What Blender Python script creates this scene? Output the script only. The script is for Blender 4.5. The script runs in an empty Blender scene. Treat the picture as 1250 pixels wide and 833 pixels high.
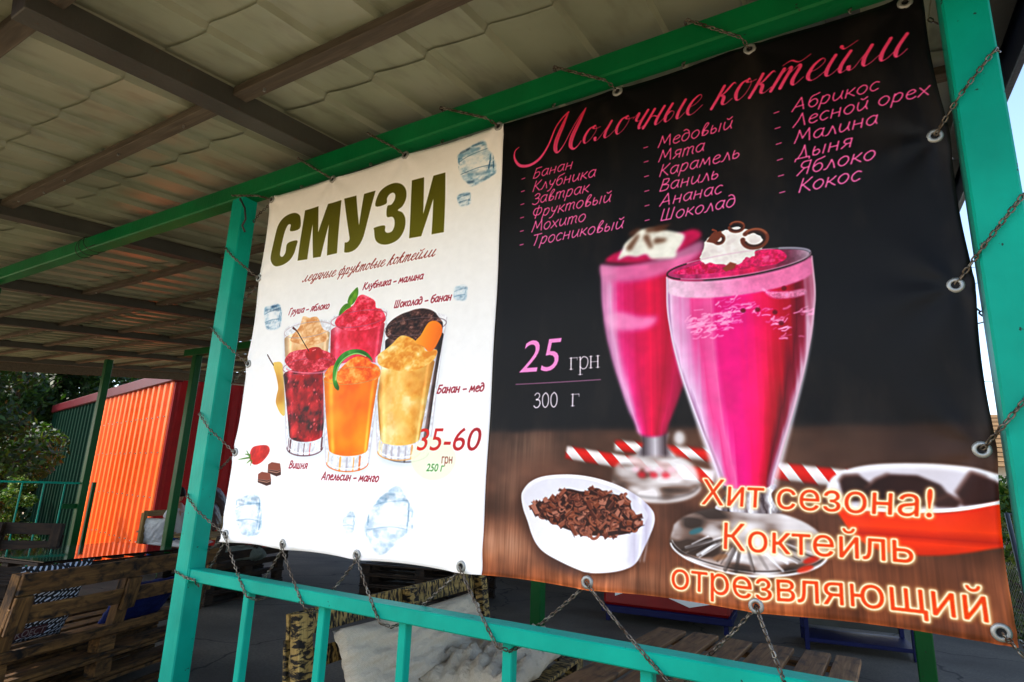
import bpy, bmesh, math, random, time
import numpy as np
from mathutils import Vector, Matrix
random.seed(4)
SC = bpy.context.scene
COL = SC.collection
# ---------------------------------------------------------------- CAMERA
BW, BZ0, BZ1 = 3.298, 1.22, 3.22                 # banner width, bottom and top height (m); the banner hangs in the plane y = 0
RM = np.array([[0.8593598032609053, 0.5098028608306399, 0.0400221392255926], [-0.08756784856012793, 0.22381470088405256, -0.9706898843434579], [-0.5038180231371719, 0.830667215409986, 0.236979697031359]])
CP = np.array([1.37807, -2.08771, 1.56360]); FPX = 730.76
def ray(x, y): return RM.T @ np.array([(x-625)/FPX, (y-416.5)/FPX, 1.0])
def onY(x, y, Y): v = ray(x, y); return CP+v*(Y-CP[1])/v[1]
def onX(x, y, X): v = ray(x, y); return CP+v*(X-CP[0])/v[0]
def onZ(x, y, Z): v = ray(x, y); return CP+v*(Z-CP[2])/v[2]
cam = bpy.data.cameras.new('camera'); cam.sensor_width = 36; cam.lens = 36*FPX/1250; cam.clip_end = 2000; cam.clip_start = .05
co = bpy.data.objects.new('camera', cam); COL.objects.link(co)
M = Matrix.Identity(4)
for i in range(3): M[i][0] = RM[0][i]; M[i][1] = -RM[1][i]; M[i][2] = -RM[2][i]; M[i][3] = CP[i]
co.matrix_world = M; SC.camera = co
# ---------------------------------------------------------------- DAYLIGHT
SUN_AZ, SUN_EL = math.radians(-125), math.radians(48)          # azimuth from +Y towards +X
w = bpy.data.worlds.new('World'); SC.world = w; w.use_nodes = True
nt = w.node_tree; sky = nt.nodes.new('ShaderNodeTexSky'); sky.sky_type = 'NISHITA'; sky.sun_disc = False
sky.sun_elevation = SUN_EL; sky.sun_rotation = SUN_AZ; sky.dust_density = 1.6; sky.air_density = 1.0
bg = nt.nodes['Background']; nt.links.new(sky.outputs[0], bg.inputs[0]); bg.inputs[1].default_value = 0.15
sl_ = bpy.data.lights.new('sun', 'SUN'); sl_.energy = 3.2; sl_.angle = math.radians(.5); sl_.color = (1, .94, .84)
so = bpy.data.objects.new('sun', sl_); COL.objects.link(so)
sd = Vector((math.sin(SUN_AZ)*math.cos(SUN_EL), math.cos(SUN_AZ)*math.cos(SUN_EL), math.sin(SUN_EL)))
so.rotation_euler = sd.to_track_quat('Z', 'Y').to_euler()
SC.view_settings.view_transform = 'Standard'; SC.view_settings.look = 'None'; SC.view_settings.exposure = 1.75; SC.view_settings.gamma = 1
SC.cycles.max_bounces = 8
# ---------------------------------------------------------------- MATERIALS
def lin(c): return tuple((v/12.92 if v <= .04045 else ((v+.055)/1.055)**2.4) for v in c)
def H(r, g, b): return lin((r/255, g/255, b/255))+(1,)
class NT:
    def __init__(s, name):
        s.m = bpy.data.materials.new(name); s.m.use_nodes = True; s.t = s.m.node_tree; s.b = s.t.nodes['Principled BSDF']
    def n(s, t, **k):
        o = s.t.nodes.new(t)
        for a, v in k.items():
            if a.startswith('i_'): o.inputs[a[2:].replace('_', ' ')].default_value = v
            else: setattr(o, a, v)
        return o
    def l(s, a, b): s.t.links.new(a, b)
    def ramp(s, src, stops):
        r = s.n('ShaderNodeValToRGB'); e = r.color_ramp.elements
        while len(e) < len(stops): e.new(.5)
        for q, (p, c) in zip(e, stops): q.position = p; q.color = c
        s.l(src, r.inputs[0]); return r.outputs[0]
    def noise(s, scale, detail=4, vec=None, dist=0, rough=.55):
        o = s.n('ShaderNodeTexNoise'); o.inputs['Scale'].default_value = scale; o.inputs['Detail'].default_value = detail; o.inputs['Distortion'].default_value = dist; o.inputs['Roughness'].default_value = rough
        if vec is not None: s.l(vec, o.inputs['Vector'])
        return o.outputs[0]
    def obj(s): return s.n('ShaderNodeTexCoord').outputs['Object']
    def scaled(s, vec, sc, rnd=False):
        mp = s.n('ShaderNodeMapping'); mp.inputs['Scale'].default_value = sc; s.l(vec, mp.inputs[0])
        if rnd:
            oi = s.n('ShaderNodeObjectInfo'); mu = s.n('ShaderNodeVectorMath', operation='SCALE'); mu.inputs[3].default_value = 17.3
            cb = s.n('ShaderNodeCombineXYZ'); s.l(oi.outputs['Random'], cb.inputs[0]); s.l(oi.outputs['Random'], cb.inputs[1]); s.l(cb.outputs[0], mu.inputs[0]); s.l(mu.outputs[0], mp.inputs['Location'])
        return mp.outputs[0]
    def mix(s, f, a, b, mode='MIX'):
        o = s.n('ShaderNodeMix', data_type='RGBA', blend_type=mode)
        if hasattr(f, 'links'): s.l(f, o.inputs[0])
        else: o.inputs[0].default_value = f
        for v, i in ((a, 6), (b, 7)):
            if hasattr(v, 'links'): s.l(v, o.inputs[i])
            else: o.inputs[i].default_value = v
        return o.outputs[2]
    def bump(s, h, strength=.3, dist=.01):
        o = s.n('ShaderNodeBump'); o.inputs['Strength'].default_value = strength; o.inputs['Distance'].default_value = dist; s.l(h, o.inputs['Height']); s.l(o.outputs[0], s.b.inputs['Normal'])
    def set(s, col=None, rough=.6, metal=0., spec=.5, **k):
        if col is not None:
            if hasattr(col, 'links'): s.l(col, s.b.inputs['Base Color'])
            else: s.b.inputs['Base Color'].default_value = col
        s.b.inputs['Roughness'].default_value = rough; s.b.inputs['Metallic'].default_value = metal; s.b.inputs['Specular IOR Level'].default_value = spec
        return s.m
MAT = {}
def paint(name, col, chip, chipcol=H(90, 60, 40), rough=.38, var=.25, spec=.45):
    m = NT(name); v = m.obj(); a = m.noise(3, 4, v); c = m.mix(m.ramp(a, [(.3, (0, 0, 0, 1)), (.7, (1, 1, 1, 1))]), col, tuple(x*(1-var) for x in col[:3])+(1,))
    sp = m.noise(34, 3, v); k = m.ramp(sp, [(chip, (0, 0, 0, 1)), (chip+.012, (1, 1, 1, 1))]); c = m.mix(k, c, chipcol)
    dt = m.noise(2.2, 6, v, .8); c = m.mix(m.ramp(dt, [(.5, (0, 0, 0, 1)), (.85, (.28, .28, .28, 1))]), c, tuple(x*.35 for x in col[:3])+(1,)); m.bump(m.noise(46, 4, m.scaled(v, (1, 1, .3))), .5, .004); MAT[name] = m.set(c, rough, 0, spec)
paint('green_paint', H(0, 160, 136), .715, H(36, 60, 50), rough=.42, var=.3, spec=.12)
paint('shaded_beam_paint', H(0, 112, 58), .72, H(40, 50, 36), rough=.42, var=.3, spec=.15)  # the posts' turquoise with the greener shade under the eave put into the colour
paint('shaded_green_paint', H(0, 78, 30), .72, H(40, 40, 30), spec=.15)  # same turquoise paint, darkened in colour for the shade under the roof
paint('dark_steel', H(66, 66, 60), .68, H(70, 50, 36), .6, .4)
paint('navy_paint', H(24, 38, 70), .7, H(60, 50, 44), .4)
paint('blue_paint', H(6, 13, 62), .68, H(14, 14, 18), .5, spec=.2)
paint('maroon_paint', H(78, 6, 20), .76, H(40, 10, 14), .4, spec=.25)
paint('orange_sheet', H(236, 92, 6), .76, H(150, 50, 10), .42, .12, .3)
paint('shaded_green_sheet', H(0, 32, 20), .8, H(16, 30, 22), .7, spec=.04)  # dark base colour stands for the shade lying on the green sheets
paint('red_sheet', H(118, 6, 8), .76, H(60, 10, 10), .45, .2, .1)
paint('red_paint', H(130, 8, 10), .7, H(60, 20, 20), .35)
paint('white_paint', H(225, 226, 224), .7, H(120, 110, 100), .5, .12)
paint('plum_fascia', H(92, 34, 62), .8, H(60, 30, 40), .5)
# roof sheet underside: pale olive-cream coating with grime
m = NT('roof_sheet_paint'); v = m.n('ShaderNodeNewGeometry').outputs['Position']; a = m.noise(1.1, 5, v); b = m.noise(9, 4, m.scaled(v, (1, .3, 1)))
c = m.ramp(a, [(.3, H(120, 128, 108)), (.55, H(144, 151, 130)), (.8, H(158, 163, 142))]); c = m.mix(m.ramp(b, [(.52, (0, 0, 0, 1)), (.8, (.5, .5, .5, 1))]), c, H(66, 58, 42)); MAT['roof_sheet'] = m.set(c, .36, 0, .5)
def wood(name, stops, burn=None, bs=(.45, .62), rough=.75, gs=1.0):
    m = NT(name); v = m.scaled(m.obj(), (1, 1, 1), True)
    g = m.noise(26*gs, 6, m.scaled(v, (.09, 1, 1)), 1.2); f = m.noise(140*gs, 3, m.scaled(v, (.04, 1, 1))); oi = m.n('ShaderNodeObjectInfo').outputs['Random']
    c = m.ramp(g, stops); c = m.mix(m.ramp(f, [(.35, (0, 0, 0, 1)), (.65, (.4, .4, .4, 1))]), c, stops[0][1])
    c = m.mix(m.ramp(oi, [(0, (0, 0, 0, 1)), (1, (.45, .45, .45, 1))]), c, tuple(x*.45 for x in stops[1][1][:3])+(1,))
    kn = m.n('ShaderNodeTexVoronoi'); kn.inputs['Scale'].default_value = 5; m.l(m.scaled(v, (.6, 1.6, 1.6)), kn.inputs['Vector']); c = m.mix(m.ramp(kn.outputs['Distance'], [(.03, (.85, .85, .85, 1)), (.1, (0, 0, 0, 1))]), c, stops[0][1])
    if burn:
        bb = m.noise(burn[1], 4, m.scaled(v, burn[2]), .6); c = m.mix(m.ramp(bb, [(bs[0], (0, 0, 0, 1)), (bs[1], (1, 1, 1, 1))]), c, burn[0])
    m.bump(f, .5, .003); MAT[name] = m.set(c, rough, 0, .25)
wood('pallet_wood', [(.25, H(48, 31, 15)), (.5, H(106, 73, 36)), (.8, H(152, 110, 58))], (H(16, 11, 8), 9, (1, 2, 2)), (.46, .68))
wood('table_wood', [(.25, H(70, 44, 22)), (.5, H(138, 94, 52)), (.8, H(176, 130, 80))], (H(30, 20, 13), 6, (1, 2, 2)), (.52, .75))
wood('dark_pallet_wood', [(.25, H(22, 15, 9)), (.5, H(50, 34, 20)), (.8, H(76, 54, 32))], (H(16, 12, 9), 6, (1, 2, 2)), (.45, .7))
wood('burnt_wood', [(.25, H(120, 94, 48)), (.5, H(172, 140, 78)), (.8, H(196, 164, 100))], (H(20, 15, 10), 34, (1.4, .5, .5)), (.44, .56))
wood('purlin_wood', [(.25, H(56, 52, 44)), (.5, H(90, 82, 70)), (.8, H(114, 106, 92))])
wood('light_wood', [(.25, H(100, 74, 40)), (.5, H(156, 124, 74)), (.8, H(184, 154, 104))])
wood('wall_wood', [(.25, H(30, 20, 14)), (.5, H(58, 40, 28)), (.8, H(78, 56, 40))])
wood('roof_slats', [(.25, H(66, 48, 30)), (.5, H(110, 86, 56)), (.8, H(140, 112, 78))])
# concrete
def conc(name, stops, sc=1.0, crack=True):
    m = NT(name); v = m.n('ShaderNodeNewGeometry').outputs['Position']; a = m.noise(.8*sc, 6, v); b = m.noise(40*sc, 5, v)
    c = m.ramp(a, stops); c = m.mix(m.ramp(b, [(.35, (0, 0, 0, 1)), (.7, (.5, .5, .5, 1))]), c, tuple(x*.5 for x in stops[0][1][:3])+(1,))
    if crack:
        vo = m.n('ShaderNodeTexVoronoi', feature='DISTANCE_TO_EDGE'); vo.inputs['Scale'].default_value = .55
        dn = m.n('ShaderNodeTexNoise'); dn.inputs['Scale'].default_value = 3; m.l(v, dn.inputs['Vector']); ad = m.n('ShaderNodeVectorMath', operation='ADD'); sc_ = m.n('ShaderNodeVectorMath', operation='SCALE'); sc_.inputs[3].default_value = .35
        m.l(dn.outputs['Color'], sc_.inputs[0]); m.l(v, ad.inputs[0]); m.l(sc_.outputs[0], ad.inputs[1]); m.l(ad.outputs[0], vo.inputs['Vector'])
        c = m.mix(m.ramp(vo.outputs['Distance'], [(.002, (.8, .8, .8, 1)), (.009, (0, 0, 0, 1))]), c, H(20, 18, 18))
    m.bump(b, .4, .004); MAT[name] = m.set(c, .85, 0, .3)
conc('floor_concrete', [(.3, H(70, 63, 54)), (.5, H(92, 84, 73)), (.75, H(120, 110, 96))])
conc('yard_ground', [(.3, H(122, 102, 76)), (.5, H(142, 122, 92)), (.75, H(160, 138, 106))], .6)
# metal, rubber, glass, cloth
m = NT('chain_steel'); c = m.ramp(m.noise(30, 3, m.n('ShaderNodeNewGeometry').outputs['Position']), [(.35, H(124, 118, 108)), (.65, H(70, 54, 42))]); MAT['chain'] = m.set(c, .38, .9)
m = NT('zinc'); MAT['zinc'] = m.set(m.ramp(m.noise(40), [(.3, H(120, 122, 118)), (.7, H(170, 172, 168))]), .45, .7)
m = NT('black_wire'); MAT['black'] = m.set(H(18, 16, 16), .5)
m = NT('hole_dark'); MAT['hole'] = m.set(H(10, 10, 12), .9)
m = NT('black_glass'); MAT['black_glass'] = m.set(m.ramp(m.noise(4, 3, m.obj()), [(.3, H(6, 7, 8)), (.7, H(14, 15, 16))]), .04, 0, .9)
m = NT('window_glass'); MAT['glass'] = m.set(H(60, 84, 110), .06, 0, .9)
m = NT('faded_print'); MAT['faded_print'] = m.set(m.ramp(m.noise(60), [(.35, H(60, 40, 42)), (.6, H(140, 124, 120))]), .9)
m = NT('dark_red_print'); MAT['dark_red_print'] = m.set(H(58, 8, 14), .9)
def cloth(name, c1, c2, sc=260, rough=.9, bump=.35):
    m = NT(name); v = m.obj(); a = m.noise(5, 4, v); ch = m.n('ShaderNodeTexChecker'); ch.inputs['Scale'].default_value = sc; m.l(v, ch.inputs[0])
    c = m.mix(m.ramp(a, [(.3, (0, 0, 0, 1)), (.7, (1, 1, 1, 1))]), c1, c2); c = m.mix(.18, c, ch.outputs[0], 'MULTIPLY')
    m.bump(m.noise(24, 4, v), bump, .02); MAT[name] = m.set(c, rough, 0, .2)
cloth('sack_cloth', H(206, 190, 166), H(192, 176, 152), 160, .95, .9); cloth('white_cloth', H(226, 222, 218), H(196, 190, 190)); cloth('blue_cloth', H(10, 26, 84), H(8, 18, 60))
cloth('brown_leather', H(78, 50, 38), H(52, 32, 26), 40, .45); cloth('grey_cloth', H(120, 124, 112), H(70, 76, 70), 60); cloth('dark_cloth', H(36, 28, 34), H(22, 18, 24))
cloth('denim', H(36, 70, 128), H(22, 46, 92)); cloth('hair', H(26, 18, 14), H(14, 10, 8), 500, .6)
m = NT('skin'); MAT['skin'] = m.set(m.ramp(m.noise(12), [(.3, H(176, 120, 92)), (.7, H(200, 146, 116))]), .5)
# black cushion with white dashes in a basket weave
m = NT('basket_print'); v = m.obj(); br = m.n('ShaderNodeTexBrick'); br.inputs['Scale'].default_value = 17; br.inputs['Mortar Size'].default_value = .14; br.inputs['Brick Width'].default_value = .9; br.inputs['Row Height'].default_value = .42
mp = m.n('ShaderNodeMapping'); mp.inputs['Rotation'].default_value = (0, 0, .6); m.l(v, mp.inputs[0]); m.l(mp.outputs[0], br.inputs[0]); br.inputs['Color1'].default_value = H(190, 194, 204); br.inputs['Color2'].default_value = H(200, 205, 220); br.inputs['Mortar'].default_value = H(12, 12, 16); br.inputs['Bias'].default_value = -.2
MAT['basket'] = m.set(br.outputs[0], .85)
def leafmat(name, stops, tr=.2):
    m = NT(name); oi = m.n('ShaderNodeNewGeometry').outputs['Random Per Island']; c = m.ramp(oi, stops)
    m.set(c, .55, 0, .25); t = m.n('ShaderNodeBsdfTranslucent'); m.l(m.mix(.4, c, H(90, 150, 30)), t.inputs[0]); mx = m.n('ShaderNodeMixShader'); mx.inputs[0].default_value = tr
    m.l(m.b.outputs[0], mx.inputs[1]); m.l(t.outputs[0], mx.inputs[2]); m.l(mx.outputs[0], m.t.nodes['Material Output'].inputs[0]); MAT[name] = m.m
leafmat('leaf_dark', [(0, H(10, 24, 7)), (.5, H(20, 40, 13)), (.9, H(42, 66, 22)), (1, H(64, 96, 30))])
leafmat('leaf_bright', [(0, H(30, 54, 14)), (.6, H(60, 92, 26)), (1, H(130, 140, 46))])
wood('bark', [(.25, H(40, 32, 24)), (.5, H(70, 56, 42)), (.8, H(96, 80, 62))])
# ---------------------------------------------------------------- MESH HELPERS
def tag(o, label=None, cat=None, group=None, kind=None):
    if label: o['label'] = label
    if cat: o['category'] = cat
    if group: o['group'] = group
    if kind: o['kind'] = kind
    return o
def empty(name, loc=(0, 0, 0), rz=0., **k):
    o = bpy.data.objects.new(name, None); COL.objects.link(o); o.location = loc; o.rotation_euler = (0, 0, rz); o.empty_display_size = .1
    return tag(o, **k)
def link(name, me, mat=None, parent=None, smooth=False, **k):
    if isinstance(me, bmesh.types.BMesh):
        d = bpy.data.meshes.new(name); me.to_mesh(d); me.free(); me = d
    if mat is not None and not me.materials: me.materials.append(MAT[mat] if isinstance(mat, str) else mat)
    if smooth: me.shade_smooth()
    o = bpy.data.objects.new(name, me); COL.objects.link(o)
    if parent: o.parent = parent
    return tag(o, **k)
def box_bm(sx, sy, sz, bev=.003, bm=None, loc=(0, 0, 0), rot=None, jit=0.):
    bm = bm or bmesh.new(); r = bmesh.ops.create_cube(bm, size=1); vs = r['verts']
    for v in vs: v.co = Vector((v.co.x*sx, v.co.y*sy, v.co.z*sz))+Vector([random.uniform(-jit, jit) for _ in range(3)])
    if bev > 0:
        es = list({e for v in vs for e in v.link_edges}); q = bmesh.ops.bevel(bm, geom=es, offset=min(bev, .3*min(sx, sy, sz)), segments=1, affect='EDGES'); vs = list({v for f in q['faces'] for v in f.verts} | {v for v in vs if v.is_valid})
    Mx = Matrix.Translation(loc) @ (rot.to_matrix().to_4x4() if rot is not None else Matrix.Identity(4))
    bmesh.ops.transform(bm, matrix=Mx, verts=[v for v in vs if v.is_valid]); return bm
def bar_bm(p0, p1, w, h, bev=.003, up=(0, 0, 1), bm=None):
    """rectangular bar from p0 to p1; w across, h along up"""
    p0, p1 = Vector(p0), Vector(p1); d = p1-p0; L = d.length; x = d/L; z = Vector(up); y = z.cross(x).normalized(); z = x.cross(y)
    bm = bm or bmesh.new(); n0 = len(bm.verts); R = Matrix((x, y, z)).transposed().to_4x4(); R.translation = (p0+p1)/2
    q = bmesh.new(); box_bm(L, w, h, bev, q); bmesh.ops.transform(q, matrix=R, verts=q.verts); d = bpy.data.meshes.new('t'); q.to_mesh(d); q.free(); bm.from_mesh(d); bpy.data.meshes.remove(d); return bm
def plank(name, p0, p1, w, h, mat, parent, up=(0, 0, 1), bev=.003, jit=.0015, **k):
    """a bar as its own object with local x along it (so that wood grain follows)"""
    p0, p1 = Vector(p0), Vector(p1); d = p1-p0; L = d.length; x = d/L; z = Vector(up); y = z.cross(x).normalized(); z = x.cross(y)
    R = Matrix((x, y, z)).transposed().to_4x4(); R.translation = (p0+p1)/2
    o = link(name, box_bm(L, w, h, bev, jit=jit), mat, parent, **k); o.matrix_local = R; return o
def tube_bm(pts, r, seg=8, bm=None, closed=False):
    bm = bm or bmesh.new(); P = [Vector(p) for p in pts]; rings = []; n = len(P)
    for i, p in enumerate(P):
        t = ((P[(i+1) % n]-P[i-1]) if closed else (P[min(i+1, n-1)]-P[max(i-1, 0)])).normalized()
        a = Vector((0, 0, 1)) if abs(t.z) < .9 else Vector((1, 0, 0)); u = t.cross(a).normalized(); v = t.cross(u); rr = r[i] if isinstance(r, (list, tuple)) else r
        rings.append([bm.verts.new(p+(u*math.cos(2*math.pi*k/seg)+v*math.sin(2*math.pi*k/seg))*rr) for k in range(seg)])
    m = n if closed else n-1
    for i in range(m):
        A, B = rings[i], rings[(i+1) % n]
        for k in range(seg): bm.faces.new((A[k], A[(k+1) % seg], B[(k+1) % seg], B[k]))
    if not closed:
        bm.faces.new(rings[0][::-1]); bm.faces.new(rings[-1])
    return bm
def copy_tree(o, parent=None):
    c = o.copy(); COL.objects.link(c)
    if parent: c.parent = parent
    for ch in [q for q in o.children]: copy_tree(ch, c)
    return c
def link_mesh(name, bm, mat):
    me = bpy.data.meshes.new(name); bm.to_mesh(me); bm.free(); me.materials.append(MAT[mat]); return me
# ---------------------------------------------------------------- PRINT ON THE BANNER (flat print, painted with numpy)
PXM = 800
CW, CH = int(round(BW*PXM)), 1600
cv = np.zeros((CH, CW, 3), np.float32)
rs = np.random.RandomState(7)

def U(p):
    """photo point on the banner -> print pixel"""
    q = onY(p[0], p[1], 0.0)
    return ((q[0]+BW/2)*PXM, (BZ1-q[2])*PXM)
def UP(pts, o=(0, 0), s=1.0):
    return np.array([U((o[0]+x/s, o[1]+y/s)) for x, y in pts])
def smooth(pts, n=6, closed=True):
    P = np.asarray(pts, float); N = len(P); out = []
    rng = range(N) if closed else range(N-1)
    for i in rng:
        if closed: a, b, c, d = P[(i-1) % N], P[i], P[(i+1) % N], P[(i+2) % N]
        else: a, b, c, d = P[max(i-1, 0)], P[i], P[i+1], P[min(i+2, N-1)]
        for k in range(n):
            t = k/n
            out.append(.5*((2*b)+(-a+c)*t+(2*a-5*b+4*c-d)*t*t+(-a+3*b-3*c+d)*t**3))
    if not closed: out.append(P[-1])
    return np.array(out)
def box1(m, r, ax):
    if r < 1: return m
    pad = [(0, 0), (0, 0)]; pad[ax] = (r+1, r)
    c = np.cumsum(np.pad(m, pad, mode='constant'), axis=ax, dtype=np.float64)
    n = m.shape[ax]
    hi = np.take(c, np.arange(2*r+1, 2*r+1+n), axis=ax); lo = np.take(c, np.arange(0, n), axis=ax)
    return ((hi-lo)/(2*r+1)).astype(np.float32)
def blur(m, s):
    if s <= 0: return m
    r = max(1, int(round(s*.98)))
    for _ in range(3): m = box1(box1(m, r, 0), r, 1)
    return m
class M_:                                       # a mask with its place on the print
    def __init__(s, x0, y0, m): s.x0, s.y0, s.m = x0, y0, m
def mask(contours, soft=0.0):
    if not isinstance(contours, list): contours = [contours]
    A = np.concatenate(contours); pad = int(soft*3)+3
    x0 = int(A[:, 0].min())-pad; x1 = int(A[:, 0].max())+pad; y0 = int(A[:, 1].min())-pad; y1 = int(A[:, 1].max())+pad
    w, h = x1-x0, y1-y0
    acc = np.zeros((h, w+2), np.float32); SS = 3
    seg = []
    for c in contours:
        a = np.asarray(c, float); b = np.roll(a, -1, 0)
        seg.append(np.concatenate([a, b], 1))
    seg = np.concatenate(seg); seg = seg[np.abs(seg[:, 1]-seg[:, 3]) > 1e-9]
    lo = np.minimum(seg[:, 1], seg[:, 3]); hi = np.maximum(seg[:, 1], seg[:, 3])
    d = np.where(seg[:, 3] > seg[:, 1], 1, -1)
    for j in range(h*SS):
        yy = y0+(j+.5)/SS
        k = (lo <= yy) & (hi > yy)
        if not k.any(): continue
        S = seg[k]; xs = S[:, 0]+(yy-S[:, 1])*(S[:, 2]-S[:, 0])/(S[:, 3]-S[:, 1])
        o = np.argsort(xs); xs = xs[o]-x0; dd = d[k][o]; wd = 0; row = acc[j//SS]
        for i in range(len(xs)-1):
            wd += dd[i]
            if wd != 0:
                for xv, sg in ((xs[i], 1.), (xs[i+1], -1.)):
                    xi = int(xv); f = xv-xi
                    row[xi] += sg*(1-f); row[xi+1] += sg*f
    m = np.clip(np.cumsum(acc, 1)[:, :w]/SS, 0, 1)
    return M_(x0, y0, blur(m, soft))
def stroke_mask(strokes, soft=0.0, mult=1.0):
    """strokes: list of (pts Nx2, widths N)"""
    A = np.concatenate([np.asarray(p) for p, _ in strokes]); mw = max(np.max(w) for _, w in strokes)*mult
    pad = int(mw/2+soft*3)+3
    x0 = int(A[:, 0].min())-pad; x1 = int(A[:, 0].max())+pad; y0 = int(A[:, 1].min())-pad; y1 = int(A[:, 1].max())+pad
    m = np.zeros((y1-y0, x1-x0), np.float32)
    for P, Wd in strokes:
        for i in range(len(P)-1):
            a, b = P[i], P[i+1]; wa, wb = Wd[i]*mult, Wd[i+1]*mult; r = max(wa, wb)/2+1.5
            bx0 = int(min(a[0], b[0])-r)-x0; bx1 = int(max(a[0], b[0])+r)+2-x0; by0 = int(min(a[1], b[1])-r)-y0; by1 = int(max(a[1], b[1])+r)+2-y0
            bx0 = max(bx0, 0); by0 = max(by0, 0)
            Y, X = np.mgrid[by0:min(by1, m.shape[0]), bx0:min(bx1, m.shape[1])]
            X = X+x0+.5; Y = Y+y0+.5; dx, dy = b[0]-a[0], b[1]-a[1]; L = dx*dx+dy*dy+1e-9
            t = np.clip(((X-a[0])*dx+(Y-a[1])*dy)/L, 0, 1)
            dist = np.hypot(X-a[0]-t*dx, Y-a[1]-t*dy)
            c = np.clip((wa+(wb-wa)*t)/2-dist+.5, 0, 1)
            s = m[by0:by0+c.shape[0], bx0:bx0+c.shape[1]]; np.maximum(s, c, out=s)
    return M_(x0, y0, blur(m, soft))
def put(M, col, a=1.0, clip=None):
    """col: rgb or function(X, Y)->HxWx3; composite on the print"""
    h, w = M.m.shape; X0, Y0 = max(M.x0, 0), max(M.y0, 0); X1, Y1 = min(M.x0+w, CW), min(M.y0+h, CH)
    if X1 <= X0 or Y1 <= Y0: return
    m = M.m[Y0-M.y0:Y1-M.y0, X0-M.x0:X1-M.x0]
    if clip is not None: m = m*clip[Y0:Y1, X0:X1]
    if callable(col):
        Y, X = np.mgrid[Y0:Y1, X0:X1].astype(np.float32); c = col(X+.5, Y+.5)
    else: c = np.array(col, np.float32)
    al = (m*a)[..., None] if not isinstance(a, np.ndarray) else (m*a[Y0:Y1, X0:X1])[..., None]
    s = cv[Y0:Y1, X0:X1]; s[...] = s*(1-al)+c*al
def full(M):
    o = np.zeros((CH, CW), np.float32); h, w = M.m.shape; X0, Y0 = max(M.x0, 0), max(M.y0, 0); X1, Y1 = min(M.x0+w, CW), min(M.y0+h, CH)
    o[Y0:Y1, X0:X1] = M.m[Y0-M.y0:Y1-M.y0, X0-M.x0:X1-M.x0]; return o
def noise(sx, sy, seed=0, oct=1):
    r = np.random.RandomState(seed); out = np.zeros((CH, CW), np.float32); amp = 1; tot = 0
    for o in range(oct):
        gx, gy = max(2, int(CW/sx)+2), max(2, int(CH/sy)+2); g = r.rand(gy, gx).astype(np.float32)
        xs = np.linspace(0, gx-1.001, CW); ys = np.linspace(0, gy-1.001, CH)
        xi = xs.astype(int); yi = ys.astype(int); fx = (xs-xi).astype(np.float32); fy = (ys-yi).astype(np.float32)
        fx = fx*fx*(3-2*fx); fy = (fy*fy*(3-2*fy))[:, None]
        a = g[yi][:, xi]*(1-fx)+g[yi][:, xi+1]*fx; b = g[yi+1][:, xi]*(1-fx)+g[yi+1][:, xi+1]*fx
        out += amp*(a*(1-fy)+b*fy); tot += amp; amp *= .55; sx /= 2; sy /= 2
    return out/tot
def look(N): return lambda X, Y: N[np.clip(Y.astype(int), 0, CH-1), np.clip(X.astype(int), 0, CW-1)]
def ramp(t, stops):
    t = np.clip(t, 0, 1); xs = [s[0] for s in stops]; return np.stack([np.interp(t, xs, [s[1][k] for s in stops]) for k in range(3)], -1).astype(np.float32)
def C(r, g, b): return (r/255., g/255., b/255.)
def ell(cx, cy, rx, ry, n=48, rot=0, a0=0, a1=2*math.pi):
    t = np.linspace(a0, a1, n, endpoint=(a1-a0) < 6.28); x = np.cos(t)*rx; y = np.sin(t)*ry
    return np.stack([cx+x*math.cos(rot)-y*math.sin(rot), cy+x*math.sin(rot)+y*math.cos(rot)], 1)
def line(pts, w, col, a=1.0, soft=0, sm=True, n=5, clip=None):
    P = smooth(pts, n, False) if sm and len(pts) > 2 else np.asarray(pts, float)
    put(stroke_mask([(P, np.full(len(P), w) if np.isscalar(w) else np.interp(np.linspace(0, 1, len(P)), np.linspace(0, 1, len(w)), w))], soft), col, a, clip)

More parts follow.
